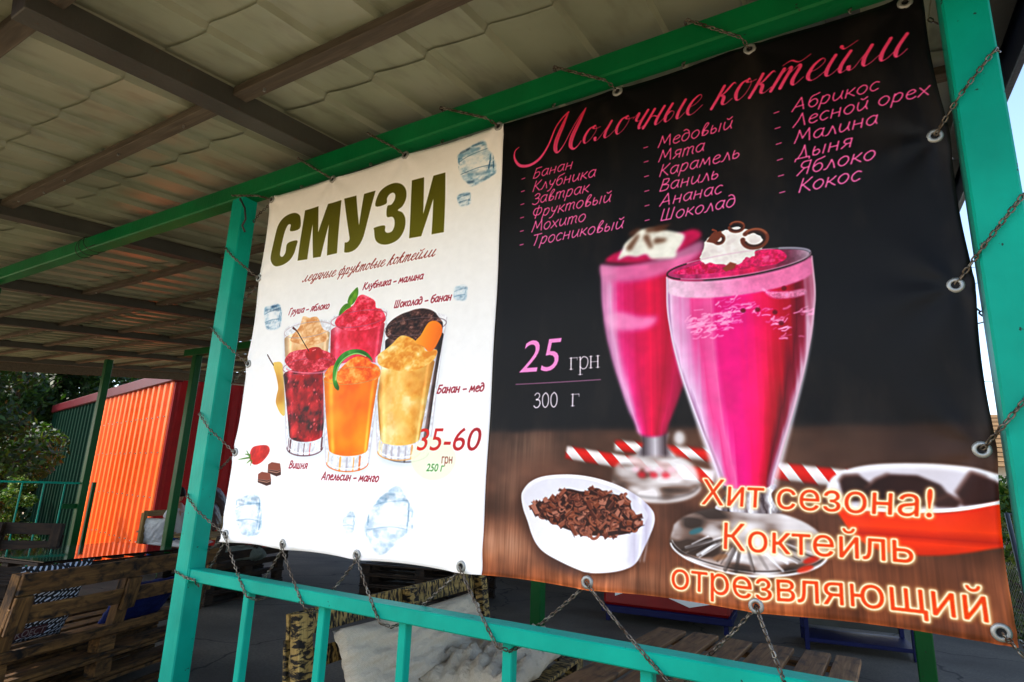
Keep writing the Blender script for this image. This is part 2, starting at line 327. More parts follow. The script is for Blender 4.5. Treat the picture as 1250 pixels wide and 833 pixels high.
# ---- a pen-stroke alphabet: x-height 100, capitals 150; each letter: advance | strokes ('~' smooth, '-' straight)
PEN = {
'а': '84|~72,88 45,100 14,76 8,34 28,4 54,14 72,60|~76,98 70,40 78,4',
'б': '80|~80,152 56,140 26,128 10,86 10,34 34,0 62,10 74,46 60,84 34,86 14,62',
'в': '76|~40,98 30,60 18,4|~20,62 50,112 60,140 44,150 24,110 14,40 34,2 64,20 66,48 34,60',
'г': '66|-14,96 14,0|-14,94 60,94', 'г*': '60|~10,84 28,100 50,88 40,58 14,24 28,2 54,12',
'д': '80|~58,92 28,96 8,62 10,22 36,0 64,22 72,62 60,116 34,146 12,138',
'е': '74|~10,52 42,56 66,74 50,98 22,86 8,46 18,10 44,0 70,16',
'з': '66|~10,86 36,100 56,82 44,58 24,54|~24,54 56,48 56,14 30,-2 4,14',
'и': '86|~14,98 10,44 22,4 48,14 70,54 76,98|~76,98 70,40 80,2', 
'й': '86|~14,98 10,44 22,4 48,14 70,54 76,98|~76,98 70,40 80,2|~28,136 46,120 72,142',
'к': '74|-16,98 8,0|~68,98 40,64 16,46|~26,54 44,30 72,2',
'л': '80|~0,2 18,8 34,54 44,98|~44,98 62,50 74,0', 'м': '104|~4,0 16,50 24,96|-24,96 48,24 80,96|~80,96 88,50 94,0',
'н': '86|-16,98 10,0|-72,98 68,0|-14,50 70,52', 'о': '82|~42,100 14,76 8,34 32,0 60,12 76,54 64,90 42,100',
'п': '84|-14,96 10,0|~14,84 46,98 70,84 70,0', 'р': '82|~20,98 12,30 2,-48|~16,70 44,100 70,84 68,40 44,4 14,16',
'с': '70|~66,88 42,100 14,74 8,34 30,0 64,16', 'т': '112|-14,96 8,0|~14,74 38,98 54,84 50,0|~54,74 80,98 98,84 94,30 104,2',
'у': '78|~12,98 14,56 34,34 60,52|~72,98 54,30 30,-34 2,-48', 'ф': '104|~58,130 50,50 38,-48|~50,86 24,94 8,50 24,8 48,18 |~56,84 80,98 98,70 84,16 50,12',
'х': '78|-10,96 68,2|-74,98 2,0', 'ы': '104|~18,98 10,50 14,6|~12,46 42,60 58,30 40,2 12,6|-92,98 84,0', 'ь': '70|~18,98 10,50 14,6|~12,46 46,60 62,30 42,2 12,6',
'я': '78|~68,96 30,96 18,66 38,44 66,48|-70,98 62,0|-40,46 4,0', 'ш': '118|~14,98 10,40 18,6 48,8 52,98|~52,98 52,8 92,8 96,96|-96,98 98,0',
'А': '112|-4,0 62,148 94,0|-26,44 88,50', 'Б': '92|~22,146 16,70 8,2|~14,74 60,84 78,44 48,2 8,4|-22,144 84,146', 'В': '92|~24,146 18,70 8,2|~24,146 74,142 64,92 18,80 80,64 70,10 8,2',
'Г': '84|-20,146 8,0|-18,144 80,146', 'Д': '108|~16,2 40,60 54,146|-54,146 84,0|-2,-26 4,2 104,2 106,-24', 'З': '84|~16,124 44,148 76,126 60,88 30,80|~30,80 74,72 74,22 40,-2 4,18',
'К': '92|-24,148 10,0|~88,144 50,98 18,66|~30,76 56,40 88,0', 'Л': '104|~2,0 36,70 58,146|-58,146 92,0', 'М': '128|~4,0 18,70 26,144|-26,144 60,40 100,144|~100,144 108,70 116,0',
'Т': '90|~54,144 48,70 34,0|-10,142 100,148', 'Ф': '116|~64,160 54,70 44,-10|~58,128 24,124 10,74 34,34 56,40|~62,126 96,124 104,74 78,34 50,40',
'Ш': '136|-22,146 14,4 106,4 118,146|-68,146 62,6', 'Я': '98|~86,144 38,142 24,100 50,72 84,78|-90,148 76,0|-52,74 4,0', '-': '60|-8,46 52,50', ' ': '46|', '–': '70|-6,46 64,52'}
def parse(g):
    adv, rest = g.split('|', 1); out = []
    for s in rest.split('|'):
        if not s: continue
        pts = np.array([[float(v) for v in p.split(',')] for p in s[1:].split()])
        out.append(smooth(pts, 5, False) if s[0] == '~' else pts)
    return float(adv), out
PENG = {k: parse(v) for k, v in PEN.items()}
def pen(text, x, y, xh, width, col, x1=None, slant=.18, a=1.0, calli=None, jit=1.5, space=0, font=None, soft=0.45, track=6, wx=1.0):
    F = font or PENG; tot = sum(F[c][0]+track for c in text); k = xh/100.
    kx = k*wx if x1 is None else (x1-x)/tot
    S = []; cx = x
    for ch in text:
        adv, st = F[ch]; jy = rs.uniform(-jit, jit)*k
        for P in st:
            Q = np.stack([cx+P[:, 0]*kx+P[:, 1]*k*slant, y-P[:, 1]*k+jy], 1)
            if calli:
                d = np.diff(Q, axis=0, append=Q[-1:]+(Q[-1:]-Q[-2:-1])); L = np.hypot(d[:, 0], d[:, 1])+1e-6
                dn = np.clip(d[:, 1]/L, 0, 1)**1.5; wv = calli[0]+(calli[1]-calli[0])*dn
                wv = np.convolve(np.pad(wv, 2, 'edge'), np.ones(5)/5, 'valid')
            else: wv = np.full(len(Q), width)
            S.append((Q, wv))
        cx += (adv+track)*kx
    if S: put(stroke_mask(S, soft), col, a)
    return cx

# ---- joined script for the two headings
CUR = {
'о': '80|~46,98 18,84 8,40 26,2 52,20 64,66 48,98 40,86 58,78 84,82', 'л': '106|~-2,18 6,2 22,8 40,52 60,97|~60,97 50,40 60,4 82,8 106,34',
'ч': '84|~4,70 16,92 26,98 26,60 44,50 66,66|~72,104 58,40 64,2 90,20', 'н': '98|~26,98 14,40 4,-2|~12,44 34,58 60,48|~78,98 64,40 66,4 82,4 100,24',
'ы': '112|~22,98 10,40 22,2 46,14 50,44 30,56 14,40|~88,98 76,40 80,4 94,2 112,24', 'е': '76|~8,44 42,54 62,82 46,100 20,76 12,30 30,2 54,6 84,36',
'к': '92|~26,98 14,40 2,-4|~82,90 68,98 42,62 20,50|~24,52 44,40 48,8 66,0 90,20', 'т': '132|~24,98 12,40 2,-2|~16,60 44,98 54,90 46,40 40,0|~48,50 80,98 92,88 82,30 92,2 106,6 126,30|~10,116 40,134 80,116 118,140',
'й': '100|~22,98 10,40 18,4 40,8 70,50|~80,98 64,40 70,4 86,4 104,26|~34,132 52,118 92,142', 'и': '100|~22,98 10,40 18,4 40,8 70,50|~80,98 64,40 70,4 86,4 104,26',
'д': '82|~62,90 30,96 10,50 26,4 54,30 70,98|~70,98 58,10 40,-50 12,-44 40,0 86,24', 'я': '88|~72,92 40,100 24,72 40,50 66,56|~40,50 14,4 -4,2|~78,98 64,40 68,2 92,22',
'ф': '112|~66,140 50,50 34,-60|~50,86 24,94 10,50 24,8 48,18|~56,84 82,98 96,60 78,6 50,14 90,4 116,20', 'р': '96|~26,98 12,10 -6,-60|~18,50 50,98 72,80 62,20 36,4 70,0 98,20',
'у': '86|~20,98 14,60 30,46 60,64|~74,98 58,20 36,-50 10,-46 40,0 90,24', 'в': '80|~12,40 44,112 56,146 40,150 20,90 14,30 32,2 60,20 56,48 34,56 60,50 84,58', ' ': '60|'}
CURG = {k: parse(v) for k, v in CUR.items()}
CURB = dict(CURG); CURB['к'] = parse('92|~14,20 50,128 58,150 44,146 22,70 2,-4|~70,84 58,96 36,62 20,46|~24,50 44,40 46,8 66,0 92,20'); CURB['т'] = parse('124|~24,98 12,40 2,-2|~16,60 44,98 54,90 46,40 40,0|~48,50 80,98 92,88 82,30 92,2 106,6 126,30')

def outline_text(txt):
    """outlines of the built-in sans typeface, in em units, y up; one list of contours"""
    cu = bpy.data.curves.new('lettering_source', 'FONT'); cu.body = txt; cu.resolution_u = 4
    ob = bpy.data.objects.new('lettering_source', cu); bpy.context.scene.collection.objects.link(ob)
    for o in bpy.context.selected_objects: o.select_set(False)
    bpy.context.view_layer.update(); bpy.context.view_layer.objects.active = ob; ob.select_set(True)
    bpy.ops.object.convert(target='CURVE')
    out = []
    for sp in ob.data.splines:
        B = sp.bezier_points; n = len(B); P = []
        for i in range(n):
            a, b = B[i], B[(i+1) % n]; p0, p1, p2, p3 = [np.array(v[:2]) for v in (a.co, a.handle_right, b.handle_left, b.co)]
            for t in (0, .25, .5, .75): P.append((1-t)**3*p0+3*(1-t)**2*t*p1+3*(1-t)*t*t*p2+t**3*p3)
        if P: out.append(np.array(P))
    d = ob.data; bpy.data.objects.remove(ob); bpy.data.curves.remove(d)
    return out
def sans(txt, x0, x1, y, cap, col=None, slant=0., bold=0., glow=None, soft=.4, slope=0.):
    cs = outline_text(txt); A = np.concatenate(cs); ax0, ax1 = A[:, 0].min(), A[:, 0].max()
    cp = .727*1.0
    hh = A[:, 1].max() if txt[0] in '0123456789' else None
    k = cap/(hh if hh else CAPH); kx = (x1-x0)/(ax1-ax0)
    out = []
    for c in cs:
        X = x0+(c[:, 0]-ax0)*kx; Yv = c[:, 1]*k
        out.append(np.stack([X+Yv*slant, y-Yv+(X-x0)*slope], 1))
    M = mask(out, 0)
    if bold:
        st = [(np.concatenate([c, c[:1]]), np.full(len(c)+1, bold)) for c in out]
        S = stroke_mask(st, 0); F_ = np.zeros_like(S.m); oy, ox = M.y0-S.y0, M.x0-S.x0
        h, w = min(M.m.shape[0], F_.shape[0]-oy), min(M.m.shape[1], F_.shape[1]-ox)
        F_[max(oy,0):oy+h, max(ox,0):ox+w] = M.m[:h, :w] if oy >= 0 and ox >= 0 else M.m[-oy:h, -ox:w][:F_.shape[0], :F_.shape[1]]
        M = M_(S.x0, S.y0, np.maximum(F_, S.m))
    if glow:
        st = [(np.concatenate([c, c[:1]]), np.full(len(c)+1, glow[0])) for c in out]
        G = stroke_mask(st, glow[1]); put(G, glow[2], glow[3])
        G = stroke_mask(st, glow[1]*.5, .55); put(G, glow[4], 1)
    M.m = blur(M.m, soft); put(M, col); return M
_c = outline_text('Н'); CAPH = np.concatenate(_c)[:, 1].max()

SEAM = 1334
YY, XX = np.mgrid[0:CH, 0:CW].astype(np.float32)
# -- white half
cv[:] = C(250, 250, 248)
# -- dark half: charcoal board above, brown table below
N1 = noise(300, 300, 1, 3); N2 = noise(22, 22, 2, 3); G1 = noise(10, 260, 3, 3); G2 = noise(60, 900, 4, 3); N3 = noise(160, 110, 8, 3)
dk = np.stack([0*XX+.054, 0*XX+.052, 0*XX+.060], -1)*(1+.25*(N1-.5)[..., None]+.12*(N2-.5)[..., None])
dk *= (1+.45*np.clip((YY-300)/800, 0, 1))[..., None]
ty = np.clip((YY-1118)/(1600-1118), 0, 1)
wood = ramp(ty, [(0, C(60, 44, 38)), (.10, C(96, 70, 56)), (.35, C(116, 82, 66)), (.6, C(112, 74, 56)), (.85, C(140, 88, 60)), (1, C(164, 98, 62))])
wood = wood*(.45+.95*N3+.06*G2)[..., None]*(1-.4*np.clip((XX-2050)/550, 0, 1)*np.clip(1.15-ty, 0, 1))[..., None]
grain = (G1-.5)*np.clip((ty-.3)*1.8, 0, 1)+.35*(noise(5, 70, 14, 2)-.5)*np.clip((ty-.45)*2, 0, 1)
wood = wood*(1+.36*grain)[..., None]
for (cx_, cy_, rx_, ry_, a_) in ((1400, 1500, 120, 60, .5), (1480, 1190, 120, 60, .28), (1800, 1560, 240, 40, .25), (1420, 1330, 60, 80, .25)):
    g = np.exp(-(((XX-cx_)/rx_)**2+((YY-cy_)/ry_)**2))*a_*(.55+.9*G1); wood = wood*(1-g[..., None])+np.array(C(216, 178, 152))*g[..., None]
edge = np.clip((YY-1128+(N3-.5)*16)/30, 0, 1)[..., None]; edge = edge*edge*(3-2*edge)
dkfull = dk*(1-edge)+wood*edge
cv[:, SEAM:] = dkfull[:, SEAM:]
del dkfull, wood, dk, edge
# a faint warm grey sheen across the upper board
# ---- striped straws behind the glasses
def straw(p0, p1, w, n, soft, phase=0):
    p0, p1 = np.array(p0, float), np.array(p1, float); d = (p1-p0)/np.hypot(*(p1-p0)); nrm = np.array([-d[1], d[0]]); L = np.hypot(*(p1-p0))
    m = mask(np.array([p0-nrm*w/2, p1-nrm*w/2, p1+nrm*w/2, p0+nrm*w/2]), soft)
    def col(X, Y):
        s = ((X-p0[0])*d[0]+(Y-p0[1])*d[1])/L*n; t = ((X-p0[0])*nrm[0]+(Y-p0[1])*nrm[1])/w
        f = np.clip(.5+2.2*np.sin(2*math.pi*(s-t*.55+phase)), 0, 1)[..., None]
        sh = (1-.5*np.abs(t+.12)**1.5)[..., None]
        return (np.array(C(246, 236, 232))*f+np.array(C(214, 38, 24))*(1-f))*sh
    put(m, col)
straw(U((690, 552)), U((872, 583)), 38, 5.2, 3.2)
straw(U((750, 544)), U((905, 560)), 32, 4.6, 4.5, .4)
straw(U((925, 572)), U((1035, 585)), 42, 3.2, 3.0, .1)
# ---- glasses: colour across the glass follows a set of streaks
STK = [(0, C(196, 150, 190)), (.035, C(236, 200, 228)), (.10, C(226, 150, 196)), (.2, C(232, 84, 154)), (.3, C(240, 110, 172)), (.38, C(226, 24, 136)), (.5, C(232, 16, 138)), (.6, C(240, 14, 126)),
       (.7, C(232, 8, 98)), (.76, C(206, 6, 70)), (.84, C(176, 6, 48)), (.9, C(120, 10, 40)), (.95, C(150, 40, 70)), (1, C(212, 170, 190))]
STB = [(0, C(190, 130, 170)), (.08, C(228, 150, 196)), (.2, C(230, 60, 140)), (.34, C(206, 10, 96)), (.5, C(228, 14, 90)), (.66, C(180, 8, 66)), (.8, C(196, 20, 90)), (1, C(150, 20, 70))]
def glass(cx, prof, stops, soft, seed, rimry, drift):
    ys = [p[0] for p in prof]; rl = [p[1] for p in prof]
    yy = np.linspace(ys[0], ys[-1], 60); r = np.interp(yy, ys, rl); r = np.convolve(np.pad(r, 3, 'edge'), np.ones(7)/7, 'valid')
    top = ell(cx, ys[0], rl[0], rimry, 40, 0, 0, -math.pi)[::-1]
    bot = ell(cx, ys[-1], rl[-1], rl[-1]*.25, 20, 0, 0, math.pi)
    P = np.concatenate([np.stack([cx-r, yy], 1), bot[::-1], np.stack([cx+r, yy], 1)[::-1], ell(cx, ys[0], rl[0], rimry, 40, 0, 0, math.pi)])
    m = mask(P, soft); nz = look(noise(14, 420, seed, 2)); nz2 = look(noise(60, 60, seed+1, 3))
    def col(X, Y):
        rr = np.interp(Y, yy, r); s = (X-cx)/(2*rr)+.5; s = s+drift*(nz(X, Y)-.5)*.09
        c = ramp(s, stops); return c*(.93+.14*nz2(X, Y))[..., None]
    put(m, col); return P, yy, r
def foam(pts, col, soft=1.5, a=1.0, tex=0.16, sc=60, seed=30):
    n = look(noise(sc, sc, seed, 3)); c0 = np.array(col, np.float32)
    put(mask(smooth(pts, 5), soft), lambda X, Y: np.clip(c0*(1+tex*(n(X, Y)-.5)*2)[..., None], 0, 1), a)
def blobs(region, n, rmin, rmax, cols, soft, seed, a=.8):
    r = np.random.RandomState(seed); R = full(mask(region, 0)); ys, xs = np.nonzero(R > .5); 
    for i in range(n):
        k = r.randint(len(xs)); rr = r.uniform(rmin, rmax); c = cols[r.randint(len(cols))]
        put(mask(ell(xs[k], ys[k], rr, rr*r.uniform(.4, .9), 10, r.uniform(0, 3.1))+r.uniform(-rr*.15, rr*.15, (10, 2)), soft), c, a, R)
# back glass (out of focus): base, stem, bowl
def clearbase(cx, cy, rx, ry, top, soft, seed, dark=.55):
    n = look(noise(60, 26, seed, 2)); n2 = look(noise(130, 50, seed+3, 2))
    P = np.concatenate([ell(cx, cy, rx, ry, 40, 0, 0, math.pi), np.stack([cx+np.linspace(-rx, rx, 30), cy-(cy-top)*np.sqrt(np.clip(1-np.linspace(-1, 1, 30)**2, 0, 1))**.8], 1)])
    def col(X, Y):
        v = np.clip((n(X, Y)-.5)*1.3+(n2(X, Y)-.5)*2.0+.55, 0, 1); rim = np.clip(((X-cx)/rx)**2+((Y-cy)/max(ry, cy-top))**2, 0, 1)**4
        c = ramp(v, [(0, C(70, 58, 52)), (.35, C(138, 118, 108)), (.6, C(190, 180, 176)), (1, C(250, 248, 248))])
        return c*(1-.12*rim)[..., None]+.1*rim[..., None]
    put(mask(P, soft), col, .88)
    for k, (dy, w, a) in enumerate(((0, 5, .8), (-9, 3, .5))):
        line(ell(cx, cy+dy, rx*(.985-.02*k), ry*.97, 30, 0, .1, math.pi-.1), w, C(246, 246, 246), a, soft*.7, False)
    line(ell(cx, cy-4, rx*.97, ry*.85, 30, 0, .2, math.pi-.2), 3.5, C(50, 40, 38), .7, soft*.7, False)
clearbase(1888, 1300, 128, 50, 1212, 5, 40)
for k in range(7): put(mask(ell(1836+k*17, 1262+(k % 2)*14, 12, 8), 4), C(220, 40, 60) if k % 2 else C(245, 205, 215), .8)
put(mask(np.array([(1850, 1160), (1935, 1160), (1925, 1190), (1950, 1225), (1836, 1225), (1858, 1190)]), 4), lambda X, Y: ramp((X-1836)/114, [(0, C(200, 195, 200)), (.2, C(90, 80, 85)), (.5, C(205, 200, 205)), (.75, C(90, 75, 80)), (1, C(250, 245, 245))]))
put(mask(ell(1962, 1175, 16, 20), 5), C(250, 250, 250), .8)
glass(1884, [(622, 160), (740, 158), (860, 144), (960, 118), (1079, 76), (1130, 54), (1160, 40)], STB, 4.5, 50, 26, 1.)
foam([(1726, 625), (1800, 640), (1900, 632), (2035, 600), (2040, 640), (1960, 680), (1860, 700), (1770, 690), (1728, 665)], C(236, 150, 196), 7, .8)
foam([(1745, 800), (1790, 790), (1850, 810), (1905, 818), (1880, 850), (1800, 852), (1755, 835)], C(240, 170, 208), 7, .75)
line([(1757, 700), (1762, 850), (1790, 980), (1826, 1100)], 12, C(240, 214, 236), .55, 7)
foam([(1740, 618), (1790, 590), (1880, 600), (1960, 570), (2020, 560), (2040, 590), (1960, 625), (1850, 640)], C(205, 20, 100), 5, 1)
wc = UP([(128, 255), (150, 200), (165, 165), (210, 120), (240, 90), (320, 80), (420, 95), (490, 115), (480, 160), (450, 205), (440, 240), (380, 248), (310, 250), (280, 225), (230, 240), (180, 235)], (725, 260), 4.464)
foam(wc, C(246, 246, 236), 4, 1, .1, 40)
for q in (((300, 85), (385, 75)), ((185, 190), (235, 130)), ((285, 130), (305, 180)), ((340, 155), (385, 140)), ((205, 110), (235, 90)), ((340, 75), (410, 60))):
    line(UP(q, (725, 260), 4.464)+rs.uniform(-4, 4, (2, 2)), [20, 12], C(104, 66, 46), .85, 5)
# front glass
clearbase(2118, 1452, 190, 66, 1352, 1.6, 60)
n = look(noise(18, 30, 66, 3))
for k in range(26):
    a = rs.uniform(math.pi*.05, math.pi*.95); r0, r1 = rs.uniform(.2, .6), rs.uniform(.7, .98)
    p0 = (2118+190*r0*math.cos(a), 1420+80*r0*math.sin(a)); p1 = (2118+188*r1*math.cos(a), 1440+74*r1*math.sin(a))
    line([p0, p1], rs.uniform(2, 9), [C(250, 250, 252), C(60, 50, 46), C(150, 140, 136)][k % 3], .6, 1.2, False)
for q, c_ in (((2270, 1468), C(200, 40, 20)), ((2000, 1420), C(60, 120, 130)), ((2255, 1490), C(220, 60, 30)), ((2060, 1480), C(150, 110, 80))): put(mask(ell(q[0], q[1], 20, 7, 14, -.4), 2.5), c_, .8)
put(mask(smooth([(2075, 1290), (2080, 1318), (2066, 1338), (2060, 1362), (2205, 1362), (2196, 1336), (2190, 1316), (2196, 1290)]), 1.5),
    lambda X, Y: ramp((X-2060)/145+.2*(n(X, Y)-.5), [(0, C(210, 205, 210)), (.12, C(60, 50, 55)), (.25, C(235, 232, 236)), (.45, C(140, 128, 130)), (.55, C(240, 238, 240)), (.75, C(90, 76, 78)), (.9, C(245, 244, 246)), (1, C(120, 110, 110))]))
FP, fy_, fr_ = glass(2130, [(700, 194), (800, 196), (900, 182), (1000, 157), (1108, 123), (1200, 92), (1270, 70), (1292, 60)], STK, 1.1, 70, 34, 1.)
FM = full(mask(FP, 0))
# glass wall: clear thickness left and right of the drink near the foot
for sg in (-1, 1):
    P = np.stack([2130+sg*(fr_+1), fy_], 1)[18:]; line(P, np.linspace(1, 26, len(P)), C(226, 216, 226), .55, 3.2, False)
    line(P+np.array([sg*3, 0]), np.linspace(1, 4, len(P)), C(255, 252, 255), .6, 1.6, False); line(P-np.array([sg*10, 0])*np.linspace(0, 1, len(P))[:, None], np.linspace(.5, 4, len(P)), C(130, 60, 94), .5, 2, False)
line(np.stack([2130-fr_, fy_], 1), 5, C(240, 226, 240), .8, 1.5, False); line(np.stack([2130+fr_, fy_], 1), 4, C(226, 190, 206), .8, 1.2, False)
# foam ring under the rim, bubbles
ring = np.concatenate([ell(2130, 694, 192, 36, 40, 0, 0, math.pi), ell(2130, 742, 193, 40, 40, 0, 0, math.pi)[::-1]])
put(mask(ring, 2.5), lambda X, Y: ramp((X-1936)/390, [(0, C(240, 212, 230)), (.3, C(240, 184, 214)), (.6, C(236, 140, 186)), (1, C(230, 130, 176))])*(.9+.2*look(N2)(X, Y))[..., None], .95)
put(mask(ell(2130, 692, 190, 33), 1.2), lambda X, Y: ramp((X-1936)/390, [(0, C(170, 60, 110)), (.3, C(214, 60, 130)), (.6, C(206, 30, 96)), (.85, C(120, 60, 84)), (1, C(190, 176, 190))])*(.75+.5*look(N2)(X, Y))[..., None])
BUB = lambda pts, a: foam(UP(pts, (725, 260), 4.464), C(246, 170, 206), 2.2, a, .3, 10)
BUB([(910, 405), (960, 425), (1060, 425), (1140, 415), (1155, 440), (1090, 462), (990, 465), (945, 445)], .75)
for k, (q, n_) in enumerate((((560, 600), 46), ((700, 580), 46), ((620, 650), 16), ((880, 520), 12), ((990, 600), 14), ((1015, 650), 10), ((730, 520), 20), ((1110, 540), 8))):
    r = np.random.RandomState(100+k)
    for i in range(n_):
        p = UP([(q[0]+r.normal(0, 34), q[1]+r.normal(0, 24))], (725, 260), 4.464)[0]; w = r.uniform(6, 26)
        line([p, p+np.array([w*.5, r.uniform(-4, 2)]), p+np.array([w, r.uniform(-9, 3)])], r.uniform(2, 6.5), C(250, 176, 214), r.uniform(.3, .8), 1.2, clip=FM)
for q in ((985, 540), (810, 530), (1035, 410), (1020, 600), (890, 525)): put(mask(UP(ell(q[0], q[1], 15, 13, 14), (725, 260), 4.464), 1.2), C(110, 4, 34), .8)
# slush and cream on top
sl = UP([(430, 330), (490, 300), (560, 280), (600, 262), (640, 270), (700, 290), (760, 270), (800, 250), (840, 230), (900, 200), (960, 196), (1020, 205), (1050, 240), (1000, 275), (900, 290), (760, 310), (600, 330)], (725, 260), 4.464)
foam(sl, C(216, 36, 112), 1.5, 1, .35, 14)
blobs(smooth(sl), 90, 3, 10, [C(240, 110, 160), C(190, 10, 80), C(232, 60, 130), C(170, 10, 60)], 1.5, 11, .5)
wc = UP([(575, 250), (590, 200), (610, 150), (650, 120), (700, 95), (740, 85), (800, 80), (850, 100), (880, 110), (920, 150), (915, 190), (880, 200), (870, 235), (820, 245), (800, 268), (720, 285), (650, 270), (600, 275)], (725, 260), 4.464)
wr = smooth(wc, 4); wr += rs.uniform(-3, 3, wr.shape); put(mask(wr, 1.0), lambda X, Y: np.array(C(248, 244, 240))*(.93+.1*look(N2)(X, Y))[..., None])
blobs(wr, 60, 5, 14, [C(252, 250, 250), C(224, 214, 214), C(240, 232, 230)], 2, 12, .55)
def curl(cx, cy, rx, ry, w, o=(725, 260), s=4.464, c1=C(120, 66, 44), c2=C(62, 30, 20), a0=-2.6, a1=3.0, soft=.7):
    P = UP([(cx, cy)], o, s)[0]; E = ell(P[0], P[1], rx, ry, 24, .2, a0, a1)
    line(E, w, c1, 1, soft, False); line(E*.0+ell(P[0], P[1], rx*.82, ry*.8, 24, .2, a0+.3, a1-.4), w*.45, c2, .9, soft, False); line(ell(P[0], P[1], rx*1.08, ry*1.1, 20, .2, -2.4, -.6), w*.25, C(176, 116, 88), .8, soft, False)
curl(875, 140, 32, 26, 13); curl(775, 75, 20, 14, 9); curl(680, 142, 13, 13, 9)
put(mask(UP([(610, 155), (640, 110), (690, 95), (700, 120), (660, 165)], (725, 260), 4.464), 1), C(126, 70, 48)); put(mask(UP([(700, 300), (740, 265), (775, 275), (760, 300), (715, 318)], (725, 260), 4.464), 1), C(150, 80, 56))
line(UP([(645, 90), (665, 100), (650, 110)], (725, 260), 4.464), 6, C(120, 64, 44))
# rim line
line(ell(2130, 690, 193, 34, 60, 0, 0, 2*math.pi*.9999), 3, C(224, 190, 208), .7, .8, False); line(ell(2130, 691, 193, 34, 60, 0, math.pi*.8, math.pi*1.25), 5, C(40, 20, 30), .8, 1, False)
line(ell(2130, 688, 190, 31, 60, 0, -.9, -.05), 7, C(160, 160, 176), .7, 1.5, False)
# ---- white dish with chocolate shavings
O7 = (620, 570); S7 = 5.947
out = smooth(UP([(97, 220), (110, 170), (160, 110), (250, 70), (400, 55), (550, 65), (700, 100), (850, 160), (960, 230), (1040, 310), (1063, 370), (1055, 440), (1020, 530), (970, 640), (930, 710), (870, 750), (760, 775), (620, 775), (500, 750), (380, 700), (270, 640), (210, 580), (170, 500), (140, 400), (110, 310)], O7, S7))
put(mask(out+np.array([-14, 16]), 9), C(70, 44, 34), .55)
xl, xr = out[:, 0].min(), out[:, 0].max()
put(mask(out, 1.0), lambda X, Y: ramp((X-xl)/(xr-xl), [(0, C(228, 224, 226)), (.25, C(244, 244, 246)), (.6, C(250, 250, 252)), (.8, C(238, 236, 242)), (.86, C(205, 200, 214)), (.9, C(240, 238, 244)), (.94, C(196, 190, 206)), (1, C(236, 234, 240))])*(.985+.03*look(N2)(X, Y))[..., None])
inn = smooth(UP([(118, 230), (160, 150), (260, 95), (400, 80), (560, 92), (700, 130), (840, 190), (940, 260), (1010, 340), (1000, 400), (960, 440), (900, 485), (780, 510), (600, 505), (420, 465), (270, 400), (170, 320)], O7, S7))
put(mask(inn, 1.5), C(222, 220, 226), .75)
chp = smooth(UP([(165, 290), (230, 262), (350, 210), (420, 160), (540, 180), (640, 155), (700, 190), (790, 205), (870, 235), (900, 330), (965, 390), (960, 440), (890, 485), (760, 505), (600, 500), (430, 460), (300, 400), (200, 340)], O7, S7))
put(mask(chp, 1), C(66, 34, 26))
R = full(mask(chp+0, 1)); ys, xs = np.nonzero(R[::2, ::2] > .5); r = np.random.RandomState(5)
BR = [C(120, 66, 48), C(150, 92, 72), C(92, 48, 36), C(176, 120, 100), C(64, 32, 26), C(134, 76, 52)]
for i in range(240):
    k = r.randint(len(xs)); x, y = xs[k]*2+r.uniform(-3, 3), ys[k]*2+r.uniform(-3, 1); L = r.uniform(12, 34); an = r.uniform(-1.2, 1.2); w = r.uniform(6, 15)
    if r.rand() < .4:
        E = ell(x, y, L*.45, L*.3, 12, an, r.uniform(0, 3), r.uniform(3.5, 6.2)); line(E, w*.6, BR[r.randint(6)], 1, .5, False); line(E+1.2, w*.2, C(190, 140, 118), .6, .5, False)
    else:
        d = np.array([math.cos(an), math.sin(an)]); nn = np.array([-d[1], d[0]]); p = np.array([x, y])
        put(mask(np.array([p-d*L/2-nn*w/2, p+d*L/2-nn*w*.4, p+d*L*.45+nn*w/2, p-d*L*.5+nn*w*.6])+r.uniform(-2, 2, (4, 2)), .6), BR[r.randint(6)]); line([p-d*L/2-nn*w/2, p+d*L/2-nn*w*.4], 1.6, C(196, 142, 118), .7, .5, False)
        line([p-d*L/2+nn*w*.6, p+d*L/2+nn*w*.6], 2, C(40, 18, 14), .7, .8, False)
for x0_ in (880, 925, 960, 990): line(UP([(x0_+30, 500), (x0_-5, 700)], O7, S7), 5, C(206, 204, 216), .5, 2)
# ---- orange-red dish with chocolate chunks, right edge
O8 = (800, 520); S8 = 2.841
put(mask(smooth(UP([(600, 260), (598, 200), (640, 160), (740, 135), (900, 130), (1050, 140), (1160, 165), (1230, 200), (1230, 270), (1000, 300), (800, 305), (680, 290)], O8, S8)), 2.5), C(236, 234, 236))
put(mask(smooth(UP([(640, 262), (640, 200), (700, 165), (850, 150), (1000, 155), (1130, 180), (1230, 220), (1230, 262), (1000, 290), (800, 290)], O8, S8)), 3.5), C(206, 200, 206), .8)
for q in ([(636, 190), (650, 172), (700, 170), (742, 200), (742, 262), (655, 262)], [(726, 215), (760, 185), (800, 168), (900, 172), (980, 205), (1030, 262), (900, 285), (735, 280)], [(1035, 232), (1078, 160), (1130, 178), (1220, 215), (1225, 268), (1060, 278)], [(960, 262), (1010, 240), (1060, 262), (1040, 284), (970, 282)]):
    P = UP(q, O8, S8); put(mask(P, 3), lambda X, Y: np.array(C(58, 34, 30))*(.6+.9*look(N3)(X, Y))[..., None]); line([P[0], P[1], P[2]], 6, C(112, 74, 62), .6, 3, False)
